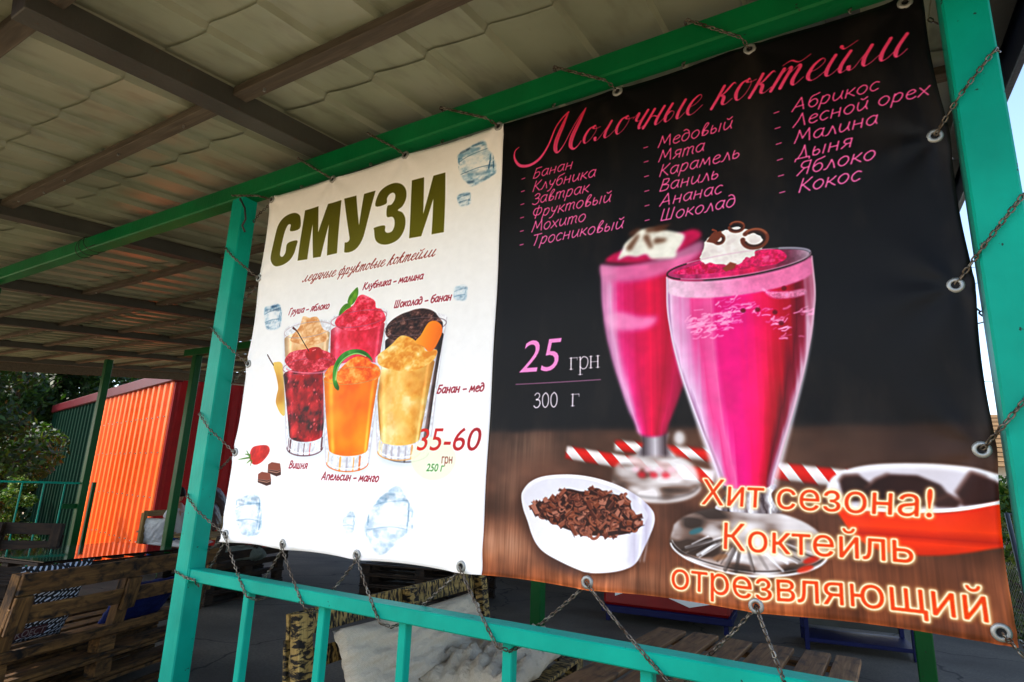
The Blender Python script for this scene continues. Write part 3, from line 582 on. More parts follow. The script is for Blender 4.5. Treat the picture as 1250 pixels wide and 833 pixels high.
put(mask(smooth(UP([(622, 275), (700, 292), (900, 302), (1050, 295), (1230, 262), (1235, 400), (1150, 430), (1000, 452), (850, 450), (760, 430), (690, 385), (650, 330)], O8, S8)), 2.5),
    lambda X, Y: ramp((Y-1340)/130, [(0, C(214, 62, 20)), (.3, C(228, 74, 18)), (.45, C(186, 46, 14)), (.55, C(220, 66, 16)), (1, C(140, 34, 12))])*(.9+.2*look(N3)(X, Y))[..., None])
line(UP([(622, 268), (700, 286), (900, 296), (1050, 289), (1235, 256)], O8, S8), 7, C(244, 244, 244), 1, 1.5)
# ---- milkshake heading and lists
PINK = lambda X, Y: ramp((Y-60)/450, [(0, C(206, 66, 98)), (.4, C(226, 98, 148)), (1, C(236, 122, 182))])
mS = [([(65, 475), (40, 500), (38, 545), (70, 585), (130, 582), (190, 540), (240, 460), (280, 360), (320, 300), (355, 265)], [3, 5, 9, 12, 12, 11, 8, 6, 6, 9]),
      ([(355, 265), (320, 350), (285, 440), (280, 490), (295, 507), (330, 460), (370, 380), (420, 290), (455, 240)], [5, 16, 18, 16, 7, 4, 4, 4, 5]),
      ([(455, 240), (420, 320), (380, 410), (368, 465), (385, 488), (410, 470), (430, 440)], [5, 16, 18, 16, 8, 4, 4])]
S = []
for P, w in mS:
    Q = smooth(UP(P, (620, 80), 4.808), 6, False); S.append((Q, np.interp(np.linspace(0, 1, len(Q)), np.linspace(0, 1, len(w)), w)))
put(stroke_mask(S, .5), PINK)
bl = U((786.4, 154.9)); bt = U((806, 128.9)); xh = bl[1]-bt[1]
oA = U((708.4, 171.5)); oB = U((858, 124))
pen('олочные', oA[0], bl[1], xh, 0, PINK, x1=oB[0]-xh*.25, slant=.42, calli=(2.6, 12), font=CURG, jit=0, track=0)
kA = U((868.3, 132)); kB = U((1112, 49))
pen('коктейли', kA[0], (kA[1]+bl[1])/2, xh*1.02, 0, PINK, x1=kB[0]-xh*.3, slant=.42, calli=(2.6, 12.5), font=CURG, jit=0, track=0)
for cx0, rows in ((1416, ['Банан', 'Клубника', 'Завтрак', 'Фруктовый', 'Мохито', 'Тросниковый']), (1866, ['Медовый', 'Мята', 'Карамель', 'Ваниль', 'Ананас', 'Шоколад']), (2254, ['Абрикос', 'Лесной орех', 'Малина', 'Дыня', 'Яблоко', 'Кокос'])):
    for i, w in enumerate(rows):
        y = 262+i*50.4; pen('-', cx0, y, 24, 3.2, PINK, wx=1.3); pen(w, cx0+50, y, 26, 4.0, PINK, slant=.22, track=9, wx=1.27)
# ---- price on the board
LP = C(242, 150, 208); LT = C(226, 214, 222)
sans('25', 1436, 1572, 957, 106, LP, slant=.22, bold=0)
def serif(strokes, x, y, k):
    for P, w in strokes:
        Q = [(x+a*k, y-b*k) for a, b in P]; line(Q, w, LT, 1, .5, len(P) > 2)
g_r = lambda x, y, k: serif([([(12, 0), (12, 60)], 4.4), ([(2, 1), (24, 1)], 2), ([(2, 59), (46, 59)], 2.4), ([(46, 59), (47, 46)], 2)], x, y, k)
p_r = lambda x, y, k: serif([([(12, -30), (12, 60)], 4.4), ([(0, -29), (26, -29)], 2), ([(1, 58), (12, 60)], 2), ([(12, 46), (30, 61), (50, 52), (54, 28), (44, 4), (26, -1), (12, 10)], 3.4)], x, y, k)
n_r = lambda x, y, k: serif([([(12, 0), (12, 60)], 4.4), ([(50, 0), (50, 60)], 4.4), ([(12, 31), (50, 31)], 2.2)]+[([(a, b), (a+22, b)], 2) for a in (1, 39) for b in (1, 59)], x, y, k)
g_r(1616, 958, .62); p_r(1648, 958, .62); n_r(1684, 958, .62)
line([U((628, 469)), U((732, 463))], 2.2, C(214, 150, 190), 1, .4, False)
def d3(x, y, k): serif([([(6, 78), (20, 92), (38, 86), (40, 68), (26, 52), (18, 50)], 3.4), ([(18, 50), (38, 46), (46, 26), (36, 4), (16, -2), (2, 10)], 4)], x, y, k)
def d0(x, y, k): serif([([(26, 92), (8, 74), (4, 44), (10, 12), (26, -2), (42, 12), (48, 44), (42, 76), (26, 92)], 3.8)], x, y, k)
d3(1494, 1074, .5); d0(1523, 1074, .5); d0(1553, 1074, .5); g_r(1624, 1074, .62)
# ---- orange slogan with a pale glow
OG = C(222, 88, 16); GL = (10, 3.0, C(248, 206, 146), .8, C(250, 240, 208))
ts = (.10,)
def slog(t, a, b, cap, bo=0, sl=.08):
    A, B = U(a), U(b); sans(t, A[0], B[0], A[1], cap, OG, slant=sl, bold=bo, glow=GL, slope=(B[1]-A[1])/(B[0]-A[0]))
slog('Хит сезона!', (856, 616), (1137, 632), 66, sl=.10)
slog('Коктейль', (884, 671), (1116, 690), 66, sl=.06)
slog('отрезвляющий', (820, 722), (1207, 761), 68, sl=.03)
# ================================================================== white half
O1 = (300, 150); S1 = 3.7875
OLV = lambda X, Y: ramp((Y-100)/280, [(0, C(98, 96, 10)), (1, C(118, 116, 14))])
L = [
 (1, [(253, 490), (255, 440), (245, 421), (225, 415), (195, 425), (170, 445), (150, 478), (135, 530), (122, 600), (120, 638), (130, 660), (150, 667), (180, 660), (210, 640), (230, 610), (240, 575), (243, 548), (198, 562), (190, 602), (178, 622), (167, 622), (164, 604), (178, 525), (190, 485), (201, 470), (210, 474), (209, 503)]),
 (0, [(248, 642), (275, 403), (338, 385), (340, 510), (380, 375), (445, 357), (425, 605), (380, 616), (388, 470), (352, 622), (318, 628), (314, 470), (292, 635)]),
 (0, [(458, 350), (515, 335), (528, 478), (552, 328), (606, 314), (562, 478), (556, 500), (548, 527), (540, 546), (531, 562), (520, 577), (508, 588), (494, 596), (478, 601), (466, 602), (458, 600), (461, 556), (470, 555.5), (477, 552), (482, 545), (484, 538), (483, 528)]),
 (1, [(606, 388), (620, 330), (650, 298), (690, 283), (725, 288), (745, 312), (746, 352), (730, 388), (708, 408), (728, 418), (741, 444), (740, 484), (725, 522), (700, 549), (660, 565), (625, 562), (603, 542), (598, 500), (600, 488), (646, 478), (648, 503), (660, 512), (680, 505), (692, 480), (692, 452), (682, 438), (658, 437), (661, 390), (680, 382), (695, 360), (698, 337), (688, 327), (672, 334), (660, 352), (655, 378)]),
 (0, [(760, 537), (772, 268), (828, 252), (822, 425), (870, 243), (923, 226), (917, 507), (862, 518), (868, 350), (815, 527)])]
for sm, P in L:
    Q = UP(P, O1, S1)
    if sm:
        keep = smooth(Q, 4); Q = keep
    put(mask(Q, .5), OLV)
DR = C(150, 30, 40); RD = C(158, 26, 50)
a, b = U((371, 346)), U((531, 313)); pen('ледяные фруктовые коктейли', a[0], a[1]-2, 27, 0, C(150, 50, 40), x1=b[0], slant=.45, calli=(2.2, 5.2), font=CURB, jit=0, track=0)
def lab(t, p0, p1, xh=19):
    A, B = U(p0), U(p1); pen(t, A[0], (A[1]+B[1])/2, xh, 4.4, RD, x1=B[0], slant=.22, track=9)
# ice cubes
def ice(pts, o, s, seed, dark=1.0, rows=None):
    P = smooth(UP(pts, o, s), 4); R = full(mask(P, 2)); r = np.random.RandomState(seed); c0 = P.mean(0)
    nz_ = look(noise(26, 18, seed+200, 3)); yb_, hb_ = P[:, 1].min(), P[:, 1].max()-P[:, 1].min()
    put(mask(P, 3), lambda X, Y: ramp(np.clip(nz_(X, Y)*1.3-.15+.35*np.abs((Y-yb_)/hb_-.45), 0, 1), [(0, C(246, 249, 251)), (.45, C(220, 234, 242)), (.7, C(176, 206, 224)), (1, C(110, 158, 190))]), .75*dark+.12)
    put(mask((P-c0)*.62+c0, 12), C(248, 251, 252), .75)
    x0, x1, y0, y1 = P[:, 0].min(), P[:, 0].max(), P[:, 1].min(), P[:, 1].max(); w, h = x1-x0, y1-y0
    col = [C(40, 92, 130), C(96, 150, 184), C(150, 190, 210), C(34, 66, 96)]
    for band, n_, a_ in (((.02, .26), 26, .8), ((.62, .76), 14, .6), ((.84, .98), 12, .5)):
        for i in range(int(n_)):
            y = y0+h*r.uniform(*band); x = x0+w*r.uniform(.05, .85); l = w*r.uniform(.05, .28)
            line([(x, y), (x+l*.5, y+r.uniform(-.03, .03)*h), (x+l, y+r.uniform(-.03, .03)*h)], r.uniform(2, 8)*w/110, col[r.randint(4)], .7*a_*dark*r.uniform(.4, 1), 1.8, clip=R)
    for xx_ in (.04, .93, .84):
        for i in range(7):
            y = y0+h*r.uniform(.1, .8); line([(x0+w*xx_, y), (x0+w*(xx_+r.uniform(-.03, .03)), y+h*.14)], 3.2*w/110, col[r.randint(3)], .6*dark, 1, False, clip=R)
    line([(x0+w*.06, y0+h*.34), (x0+w*.3, y0+h*.26), (x0+w*.86, y0+h*.2)], 3, col[0], .5*dark, .8, clip=R); line([(x0+w*.05, y0+h*.66), (x0+w*.5, y0+h*.6), (x0+w*.84, y0+h*.62)], 3, col[0], .6*dark, .8, clip=R)
ice([(655, 490), (720, 430), (900, 345), (940, 360), (955, 430), (1010, 500), (1040, 640), (1000, 700), (800, 800), (740, 760), (690, 700), (665, 600)], (480, 130), 8.333, 1)
ice([(975, 340), (1000, 322), (1030, 318), (1038, 360), (1025, 378), (990, 382)], O1, S1, 2, .8)
O2 = (310, 330); S2 = 4.1667
ice([(50, 200), (80, 185), (125, 175), (145, 210), (140, 290), (80, 305), (55, 280)], O2, S2, 3, .75)
ice([(1025, 85), (1080, 78), (1082, 110), (1070, 152), (1025, 150), (1015, 120)], O2, S2, 4, .6)
O3 = (270, 500); S3 = 3.571
ice([(60, 410), (90, 385), (155, 375), (170, 430), (165, 545), (95, 555), (70, 500)], O3, S3, 5, .45)
ice([(535, 490), (570, 445), (592, 470), (580, 530), (545, 545)], O3, S3, 6, .35)
ice([(640, 480), (680, 400), (750, 340), (785, 350), (850, 490), (790, 560), (700, 640), (655, 590), (630, 530)], O3, S3, 7, .4)
# ---- smoothies, back row first
def cup(x0, x1, y0, y1, w0, stops, seed, fill_y, foot=56, soft=1.0, tex=.25, flow=70, dx=0):
    """straight glass: rim centre etc in print pixels; bottom width ratio w0"""
    cx = (x0+x1)/2; R0 = (x1-x0)/2; R1 = R0*w0; n1 = look(noise(flow, flow, seed, 4)); n2_ = look(noise(12, 12, seed+9, 2))
    side = lambda y: np.interp(y, [y0, y1], [R0, R1]); cb = cx+dx; CX = lambda y: np.interp(y, [y0, y1], [cx, cb])
    P = np.concatenate([ell(cx, y0, R0, R0*.2, 24, 0, math.pi, 2*math.pi), ell(cb, y1+foot, R1, R1*.3, 24, 0, 0, math.pi)])
    put(mask(P+np.array([3, 12]), 12), C(190, 205, 216), .45)
    put(mask(P, soft), lambda X, Y: np.array(C(236, 236, 240))*(.84+.3*n2_(X, Y))[..., None], .8)
    B = np.concatenate([ell(cx, fill_y, R0-7, R0*.17, 24, 0, math.pi, 2*math.pi), ell(cb, y1, R1-10, R1*.24, 24, 0, 0, math.pi)])
    def col(X, Y):
        s = (X-CX(Y))/(2*side(Y))+.5; t = np.clip((n1(X, Y)-.5)*1.9+.5, 0, 1)
        c = ramp(t, stops); e = 1-tex*np.abs(2*s-1)**3; hl = np.exp(-((s-.14)/.05)**2)*.22+np.exp(-((s-.9)/.03)**2)*.18
        return np.clip(c*e[..., None]+hl[..., None], 0, 1)
    put(mask(B, soft), col)
    # faceted glass foot
    r = np.random.RandomState(seed)
    for i in range(9):
        a = math.pi*(i+.5)/9; X = cb+R1*math.cos(a)*.92; Yb = y1+foot+R1*.28*math.sin(a); Yt = y1+R1*.26*math.sin(a)+6
        line([(X, Yt), (X, Yb)], r.uniform(3, 12), [C(255, 255, 255), stops[0][1], C(176, 170, 180), stops[-1][1]][r.randint(4)], .6, 1.5, False)
    line(ell(cb, y1+foot, R1*.98, R1*.3, 24, 0, 0, math.pi), 4, stops[0][1], .7, 1.2, False); line(ell(cb, y1+foot-8, R1*.9, R1*.28, 24, 0, .3, math.pi-.3), 4, C(255, 255, 255), .8, 1.2, False)
    line([(cx-R0, y0), (cb-R1, y1+foot)], 4, C(214, 204, 210), .7, 1, False); line([(cx+R0, y0), (cb+R1, y1+foot)], 4, C(206, 200, 206), .7, 1, False)
    return cx, R0
def rim(cx, y, R0, col=C(196, 176, 180), a=.8): line(ell(cx, y, R0, R0*.22, 50, 0, 0, 2*math.pi*.999), 3, col, a, .8, False)
def heap(pts, stops, seed, sc=34, o=(340, 350), s=5.682, n=60, soft=1.3):
    P = smooth(UP(pts, o, s), 5); nn = look(noise(sc, sc*.8, seed, 3)); n9 = look(noise(sc*.4, sc*.3, seed+1, 2))
    y0, y1 = P[:, 1].min(), P[:, 1].max()
    put(mask(P, soft), lambda X, Y: ramp(np.clip((nn(X, Y)-.5)*2.1+.55+(n9(X, Y)-.5)*.35-.25*(Y-y0)/(y1-y0), 0, 1), stops))
    r = np.random.RandomState(seed); R = full(mask(P, 1))
    for i in range(n):
        k = P[r.randint(len(P))]*.0+np.array([r.uniform(P[:, 0].min(), P[:, 0].max()), r.uniform(y0, y1)]); w = r.uniform(10, 34)
        E = ell(k[0], k[1], w*.6, w*.4, 12, r.uniform(-.5, .5), math.pi*1.05, math.pi*1.9); line(E, r.uniform(2, 5), stops[-1][1], .4, 2, False, clip=R); line(E+np.array([0, w*.5]), r.uniform(2, 5), stops[0][1], .35, 2.2, False, clip=R)
Yl = [(0, C(226, 150, 50)), (.4, C(240, 186, 90)), (.7, C(246, 206, 120)), (1, C(253, 232, 170))]
Pe = [(0, C(214, 150, 90)), (.5, C(236, 190, 136)), (1, C(250, 220, 180))]
Rd = [(0, C(60, 0, 12)), (.3, C(120, 4, 24)), (.6, C(176, 16, 34)), (1, C(222, 60, 70))]
Or = [(0, C(226, 96, 4)), (.4, C(246, 136, 6)), (1, C(255, 168, 40))]
St = [(0, C(196, 20, 50)), (.4, C(232, 50, 84)), (1, C(250, 130, 150))]
Ch = [(0, C(28, 12, 10)), (.4, C(64, 34, 28)), (.8, C(104, 64, 54)), (1, C(160, 120, 108))]
# pear behind the left glass
put(mask(smooth(UP([(105, 480), (125, 470), (150, 475), (165, 520), (165, 640), (165, 735), (140, 730), (115, 680), (118, 640), (128, 600), (120, 540)], O2, S2)), 1.5), lambda X, Y: ramp(look(N3)(X, Y), [(0, C(190, 130, 40)), (.5, C(226, 186, 90)), (1, C(240, 214, 120))]))
line(UP([(72, 432), (92, 462), (108, 486)], O2, S2), 6, C(110, 60, 40))
cup(248, 545, 700, 1040, .72, Pe, 21, 740, dx=44); heap([(100, 380), (120, 340), (160, 290), (175, 250), (185, 215), (205, 212), (230, 222), (280, 215), (305, 250), (320, 290), (350, 330), (360, 370), (300, 400), (230, 412), (150, 400)], Pe, 22); rim(397, 712, 148)
cup(535, 838, 680, 1080, .78, St, 23, 730)
heap([(405, 260), (420, 220), (450, 190), (490, 160), (530, 130), (560, 75), (600, 62), (650, 85), (680, 110), (685, 150), (720, 160), (745, 200), (745, 240), (690, 280), (600, 305), (500, 310), (430, 290)], St, 24, 30)
for q in ((600, 100), (570, 130), (640, 140), (615, 170), (700, 190), (690, 230), (655, 105), (590, 75)): put(mask(UP(ell(q[0], q[1], 18, 15, 12), (340, 350), 5.682), 2), C(250, 120, 130), .6); put(mask(UP(ell(q[0]+6, q[1]+8, 10, 8, 12), (340, 350), 5.682), 2), C(190, 16, 40), .6)
for q in ([(490, 110), (500, 70), (530, 30), (556, 10), (562, 50), (548, 95), (520, 130), (500, 130)], [(432, 205), (440, 165), (470, 128), (505, 122), (512, 145), (480, 165), (455, 190)]):
    P = smooth(UP(q, (340, 350), 5.682)); put(mask(P, .8), lambda X, Y: ramp(look(noise(20, 40, 33, 2))(X, Y), [(0, C(60, 120, 24)), (1, C(150, 196, 50))])); line([P[0], P[len(P)//2-6]], 2.5, C(60, 110, 30), .7, .6, False)
rim(687, 693, 150, C(190, 110, 130))
cup(832, 1128, 735, 1165, .74, Ch, 25, 800)
heap([(750, 340), (755, 280), (800, 230), (860, 195), (900, 180), (960, 160), (1020, 155), (1080, 175), (1110, 210), (1140, 250), (1130, 310), (1050, 350), (900, 370), (800, 370)], Ch, 26, 22, n=150, soft=.8); rim(980, 755, 148, C(120, 100, 104))
# front row
fy = lambda a, b, r: (U(a)[1]-r*.24, U(b)[1]-U(a)[1]-r*.06)
q = fy((485, 544), (481, 562), 102); cup(798, 1098, 862, q[0], .68, Yl, 27, 900, q[1], dx=2)
q = fy((373, 540), (373, 557), 110); cup(270, 577, 858, q[0], .71, Rd, 28, 900, q[1], flow=40, dx=42)
q = fy((421.5, 557), (423.5, 576), 108); cup(524, 832, 900, q[0], .7, Or, 29, 930, q[1], tex=.12, flow=160, dx=26)
rr9 = mask(np.array([(285, 905), (560, 905), (545, 1170), (375, 1170)]), 2)
blobs(np.array([(290, 900), (520, 900), (530, 1165), (375, 1165)]), 46, 14, 34, [C(206, 24, 36), C(150, 6, 24), C(110, 2, 18), C(224, 70, 70)], 3.5, 77, .5)
blobs(np.array([(290, 900), (520, 900), (530, 1165), (375, 1165)]), 30, 3, 8, [C(250, 150, 150), C(240, 110, 110)], 1.2, 78, .6)
blobs(np.array([(540, 940), (820, 940), (790, 1220), (610, 1220)]), 24, 16, 50, [C(255, 170, 50), C(236, 112, 8)], 9, 79, .35)
blobs(np.array([(815, 910), (1080, 910), (1030, 1190), (870, 1190)]), 40, 12, 44, [C(255, 226, 150), C(226, 164, 80), C(250, 206, 120)], 6, 80, .4)
heap([(60, 525), (80, 480), (120, 455), (200, 440), (270, 435), (340, 450), (390, 480), (408, 520), (380, 565), (300, 590), (200, 600), (110, 580)], [(0, C(170, 20, 40)), (.5, C(216, 60, 80)), (1, C(240, 140, 150))], 31, 26)
line(UP(ell(235, 570, 165, 34, 20, 0, .1, math.pi-.1), (340, 350), 5.682), 7, C(232, 150, 170), .7, 1.5, False); rim(424, 872, 152, C(170, 90, 110))
cr = UP([(205, 480), (215, 450), (250, 428), (300, 428), (320, 460), (312, 490), (280, 512), (230, 512)], (340, 350), 5.682)
put(mask(smooth(cr), 1), lambda X, Y: ramp(look(noise(30, 30, 35, 2))(X, Y), [(0, C(150, 4, 10)), (1, C(226, 24, 30))])); line(UP([(255, 450), (275, 442)], (340, 350), 5.682), 5, C(250, 160, 160), .8, 1.5)
line(UP([(118, 292), (150, 320), (195, 395), (230, 455)], (340, 350), 5.682), [11, 6, 5, 5], C(110, 24, 24))
heap([(335, 625), (350, 580), (390, 550), (420, 590), (450, 560), (500, 510), (560, 485), (620, 500), (650, 530), (690, 550), (712, 590), (690, 640), (600, 670), (500, 680), (400, 660)], [(0, C(232, 100, 10)), (.5, C(246, 140, 40)), (1, C(254, 190, 110))], 36, 34); rim(678, 925, 154, C(216, 160, 110))
gl = UP([(425, 722), (400, 700), (388, 650), (390, 580), (410, 520), (450, 470), (500, 443), (560, 437), (610, 455), (645, 490), (655, 522), (640, 505), (600, 480), (550, 470), (500, 485), (455, 520), (425, 570), (412, 640), (432, 700)], (340, 350), 5.682)
put(mask(smooth(gl, 4), .8), lambda X, Y: ramp(look(noise(40, 40, 37, 2))(X, Y), [(0, C(20, 90, 30)), (.6, C(56, 150, 50)), (1, C(150, 200, 110))])); line(UP([(408, 650), (420, 570), (452, 515), (500, 480), (555, 466), (610, 485)], (340, 350), 5.682), 5, C(200, 224, 150), .8, 1)
heap([(690, 500), (700, 470), (740, 440), (790, 400), (840, 350), (880, 342), (930, 360), (970, 390), (1010, 420), (1035, 450), (1100, 440), (1100, 480), (1060, 530), (960, 580), (860, 590), (760, 570), (700, 540)], Yl, 38, 44)
sp = UP([(955, 385), (990, 340), (1030, 270), (1060, 242), (1100, 242), (1132, 270), (1138, 320), (1110, 390), (1080, 440), (1045, 452), (1010, 420)], (340, 350), 5.682)
put(mask(smooth(sp), 1), lambda X, Y: ramp((X-1000)/160+(Y-740)/700, [(0, C(255, 180, 70)), (.4, C(250, 150, 30)), (1, C(226, 110, 10))]))
# strawberry, chocolate pieces
sb = UP([(128, 195), (135, 168), (160, 158), (200, 157), (215, 172), (210, 195), (185, 225), (160, 240), (140, 238), (128, 218)], O3, S3)
put(mask(smooth(sb), 1), lambda X, Y: ramp(look(noise(20, 20, 39, 2))(X, Y), [(0, C(170, 16, 14)), (1, C(232, 60, 44))]))
R = np.random.RandomState(3); bb = smooth(sb)
for i in range(26): q = bb.mean(0)+R.uniform(-30, 30, 2); put(mask(ell(q[0], q[1], 2.4, 3.2, 8), .5), C(250, 200, 160), .7, full(mask(bb, 0)) if i == 0 else None) if False else None
for q in ([(130, 200), (108, 195)], [(130, 210), (75, 218)], [(132, 220), (112, 235)], [(136, 226), (128, 246)], [(128, 205), (112, 180)]): line(UP(q, O3, S3), [8, 2], C(96, 140, 50), 1, .8, False)
for o_ in ((0, 0), (-46, 42)):
    A = lambda P: UP([(x+o_[0], y+o_[1]) for x, y in P], O3, S3)
    put(mask(A([(208, 240), (225, 230), (262, 236), (265, 262), (248, 268), (206, 262)]), .7), C(150, 84, 66)); put(mask(A([(206, 262), (248, 268), (265, 262), (264, 285), (244, 292), (205, 276)]), .7), C(84, 42, 32)); line(A([(206, 268), (246, 276), (265, 268)]), 3, C(230, 190, 170), .8, .6, False)
# price tag
put(mask(UP(ell(925, 215, 100, 95, 40), O3, S3), 2.5), C(240, 246, 214), .9)
PR = lambda X, Y: ramp((X-1030)/300, [(0, C(214, 52, 34)), (.5, C(196, 40, 46)), (1, C(170, 24, 50))])
sans('35-60', U((508, 550))[0], U((588, 550))[0]-14, 1212, 76, PR, slant=.2)
a = U((539, 567)); sans('грн', a[0], U((552, 567))[0], 1256, 31, C(150, 70, 60)); a = U((520, 576)); sans('250 г', a[0], U((541, 576))[0], 1283, 25, C(84, 150, 80), slant=.2, bold=.6)
lab('Клубника – малина', (444, 355), (518, 341)); lab('Груша – яблоко', (354, 386), (404, 377)); lab('Шоколад – банан', (482, 377), (551, 366)); lab('Банан – мед', (534, 480), (590, 478))
lab('Вишня', (354, 571), (377, 573)); 
PENG['г_'] = PENG['г']; PENG['г'] = PENG['г*']; lab('Апельсин – манго', (394, 585), (462, 589)); PENG['г'] = PENG['г_']
# fine print dust, slight ink unevenness
cv *= (1+.025*(N2-.5))[..., None]
for k in range(3): cv[..., k] += .55*(cv[..., k]-blur(cv[..., k].copy(), 3.2))
np.clip(cv, 0, 1, out=cv)
lum = cv.mean(2, keepdims=True); cv = lum+(cv-lum)*1.10; np.clip(cv, 0, 1, out=cv); cv = cv**(1+.30*(1-lum**2))
# ================================================================ GROUND AND FLOOR
def sstep(a, b, x): t = min(1, max(0, (x-a)/(b-a))); return t*t*(3-2*t)
bm = bmesh.new(); xs = [-600, -200, -80, -40, -28]+[-18+.5*i for i in range(16)]+[-9.4, -8, -4, 0, 4, 8, 20, 60, 200, 600]; ys = [-600, -100, -40, -20, -10, -6, -3, -1.62, 0, 3, 6, 9, 12, 16, 20, 30, 60, 150, 600]
gv = [[bm.verts.new((x, y, -.05-2.15*(1-sstep(-14.5, -10.4, x)))) for y in ys] for x in xs]
for i in range(len(xs)-1):
    for j in range(len(ys)-1): bm.faces.new((gv[i][j], gv[i+1][j], gv[i+1][j+1], gv[i][j+1]))
link('ground', bm, 'yard_ground', smooth=True, kind='structure')
link('floor', box_bm(13.1, 11.4, .3, .01, loc=(-3.85, 4.1, -.15)), 'floor_concrete', kind='structure')
# ================================================================ CANOPY
SL = .117; ZR = 3.36                                  # rafter undersides: z = ZR + SL*y
can = empty('canopy', (-1.885, 0, 0), label='open green steel canopy with a corrugated sheet roof over the cafe seating', cat='canopy')
def cpart(name, bm, mat, smooth=False, **k):
    o = link(name, bm, mat, can, smooth, **k); o.location = -Vector(can.location); return o
def post(x0, x1, y, zt, wx, wy, mat, z0=0., **k):
    b = bar_bm((x0, y, z0), (x1, y, zt), wx, wy, .006, up=(0, 1, 0)); bar_bm((x0, y, z0), (x0, y, z0+.012), wx+.1, wy+.1, .002, up=(0, 1, 0), bm=b); return cpart('post', b, mat, **k)
post(-1.855, -1.902, 0, 3.255, .118, .1, 'green_paint')
post(1.738, 1.745, 0, 3.255, .118, .1, 'green_paint')
post(-5.62, -5.65, 0, 3.2, .118, .1, 'shaded_green_paint')
post(-9.3, -9.3, 0, 3.2, .118, .1, 'shaded_green_paint')
for x in (1.55, -1.27, -7.0): post(x, x-.02, 2.9, 3.25, .1, .1, 'shaded_green_paint')
post(-9.45, -9.47, 2.86, 3.36, .1, .1, 'shaded_green_paint')
cpart('beam', bar_bm((-9.6, 0, 3.275), (2.0, 0, 3.318), .1, .11, .008), 'shaded_beam_paint')
cpart('beam', bar_bm((-7.3, 2.9, 3.30), (2.0, 2.9, 3.30), .1, .1, .006), 'shaded_green_paint')
for k in range(-6, 2):
    x = -1.2+2.62*k
    if x < -14.6 or x > 2.0: continue
    hz = .11; y0, y1 = -1.46, 9.4
    cpart('rafter', bar_bm((x, y0, ZR+SL*y0+hz/2), (x, y1, ZR+SL*y1+hz/2), .12, hz, .004), 'dark_steel')
cpart('rafter', bar_bm((1.94, -1.46, ZR+SL*-1.46+.055), (1.94, 9.4, ZR+SL*9.4+.055), .1, .11, .004), 'dark_steel')
yp = [-1.38]+[-.6+.83*i for i in range(12)]
xb = [-14.4, -11.68, -9.06, -6.44, -3.82, -1.2, 1.42, 1.94]
for y in yp:
    for a, b in zip(xb[:-1], xb[1:]):
        z = ZR+SL*y+.085
        o = plank('purlin', Vector((a+.06, y, z+random.uniform(-.004, .004)))-can.location, Vector((b-.06, y+random.uniform(-.01, .01), z+random.uniform(-.004, .004)))-can.location, .075, .045, 'purlin_wood', can)
# roof sheets: one mesh per length and width, shared
PR = .325
def sheet_me(w, L):
    prof = []; x = 0
    while x < w-.01: prof += [(x, 0), (x+.014, .030), (x+.034, .033), (x+.10, .022), (x+.19, .010), (x+.30, .001)]; x += PR
    prof += [(x, 0), (x+.014, .031), (x+.05, .033)]; bm = bmesh.new(); n = max(2, int(L/.3)); rows = []
    for j in range(n+1):
        t = j/n; sag = -.004*math.sin(math.pi*t*2)
        rows.append([bm.verts.new((px, t*L, pz+sag+(1-t)*-.016)) for px, pz in prof])
    for j in range(n):
        for i in range(len(prof)-1): bm.faces.new((rows[j][i], rows[j][i+1], rows[j+1][i+1], rows[j+1][i]))
    me = bpy.data.meshes.new('roof_sheet'); bm.to_mesh(me); bm.free(); me.materials.append(MAT['roof_sheet'])
    me.polygons.foreach_set('use_smooth', [True]*len(me.polygons)); me.set_sharp_from_angle(angle=math.radians(34)); return me
rows = [-1.52, -.95, -.32, .93, 2.18, 3.43, 4.68, 5.93, 7.18, 8.43, 9.6]; cache = {}
for r, (ya, yb) in enumerate(zip(rows[:-1], rows[1:])):
    for c in range(13):
        x = -14.52+c*4*PR; w_ = min(4*PR, 2.04-x)
        if w_ < .2: continue
        key = (round(w_, 2), round(yb-ya, 2))
        if key not in cache: cache[key] = sheet_me(w_, yb-ya+.17)
        o = link('roof_sheet', cache[key], None, can); z = ZR+SL*ya+.125
        o.location = Vector((x, ya, z+random.uniform(0, .004)+.003*(c % 2)))-can.location; o.rotation_euler = (math.atan(SL)-.002, random.uniform(-.002, .002), 0)
b = bmesh.new(); rr_ = random.Random(2)
for y in yp[:6]:
    for k in range(46):
        if rr_.random() < .45: box_bm(.009, .009, .02, 0, b, loc=(-12.4+PR*k+.075+rr_.uniform(-.01, .01), y+rr_.uniform(-.02, .02), ZR+SL*y+.058))
cpart('screw_tips', b, 'zinc')['kind'] = 'stuff'
# eave boards
cpart('eave_board', bar_bm((-14.5, -1.56, ZR-.18+.09), (2.05, -1.56, ZR-.18+.09), .03, .17, .003), 'plum_fascia')
o = cpart('side_board', bar_bm((-14.55, -1.5, ZR+SL*-1.5-.02), (-14.55, 9.5, ZR+SL*9.5-.02), .03, .3, .003, up=(0, 0, 1)), 'purlin_wood')
cpart('side_board', bar_bm((2.03, -1.5, ZR+SL*-1.5+.02), (2.03, 9.5, ZR+SL*9.5+.02), .03, .28, .003), 'navy_paint', label='navy blue side board of the roof')
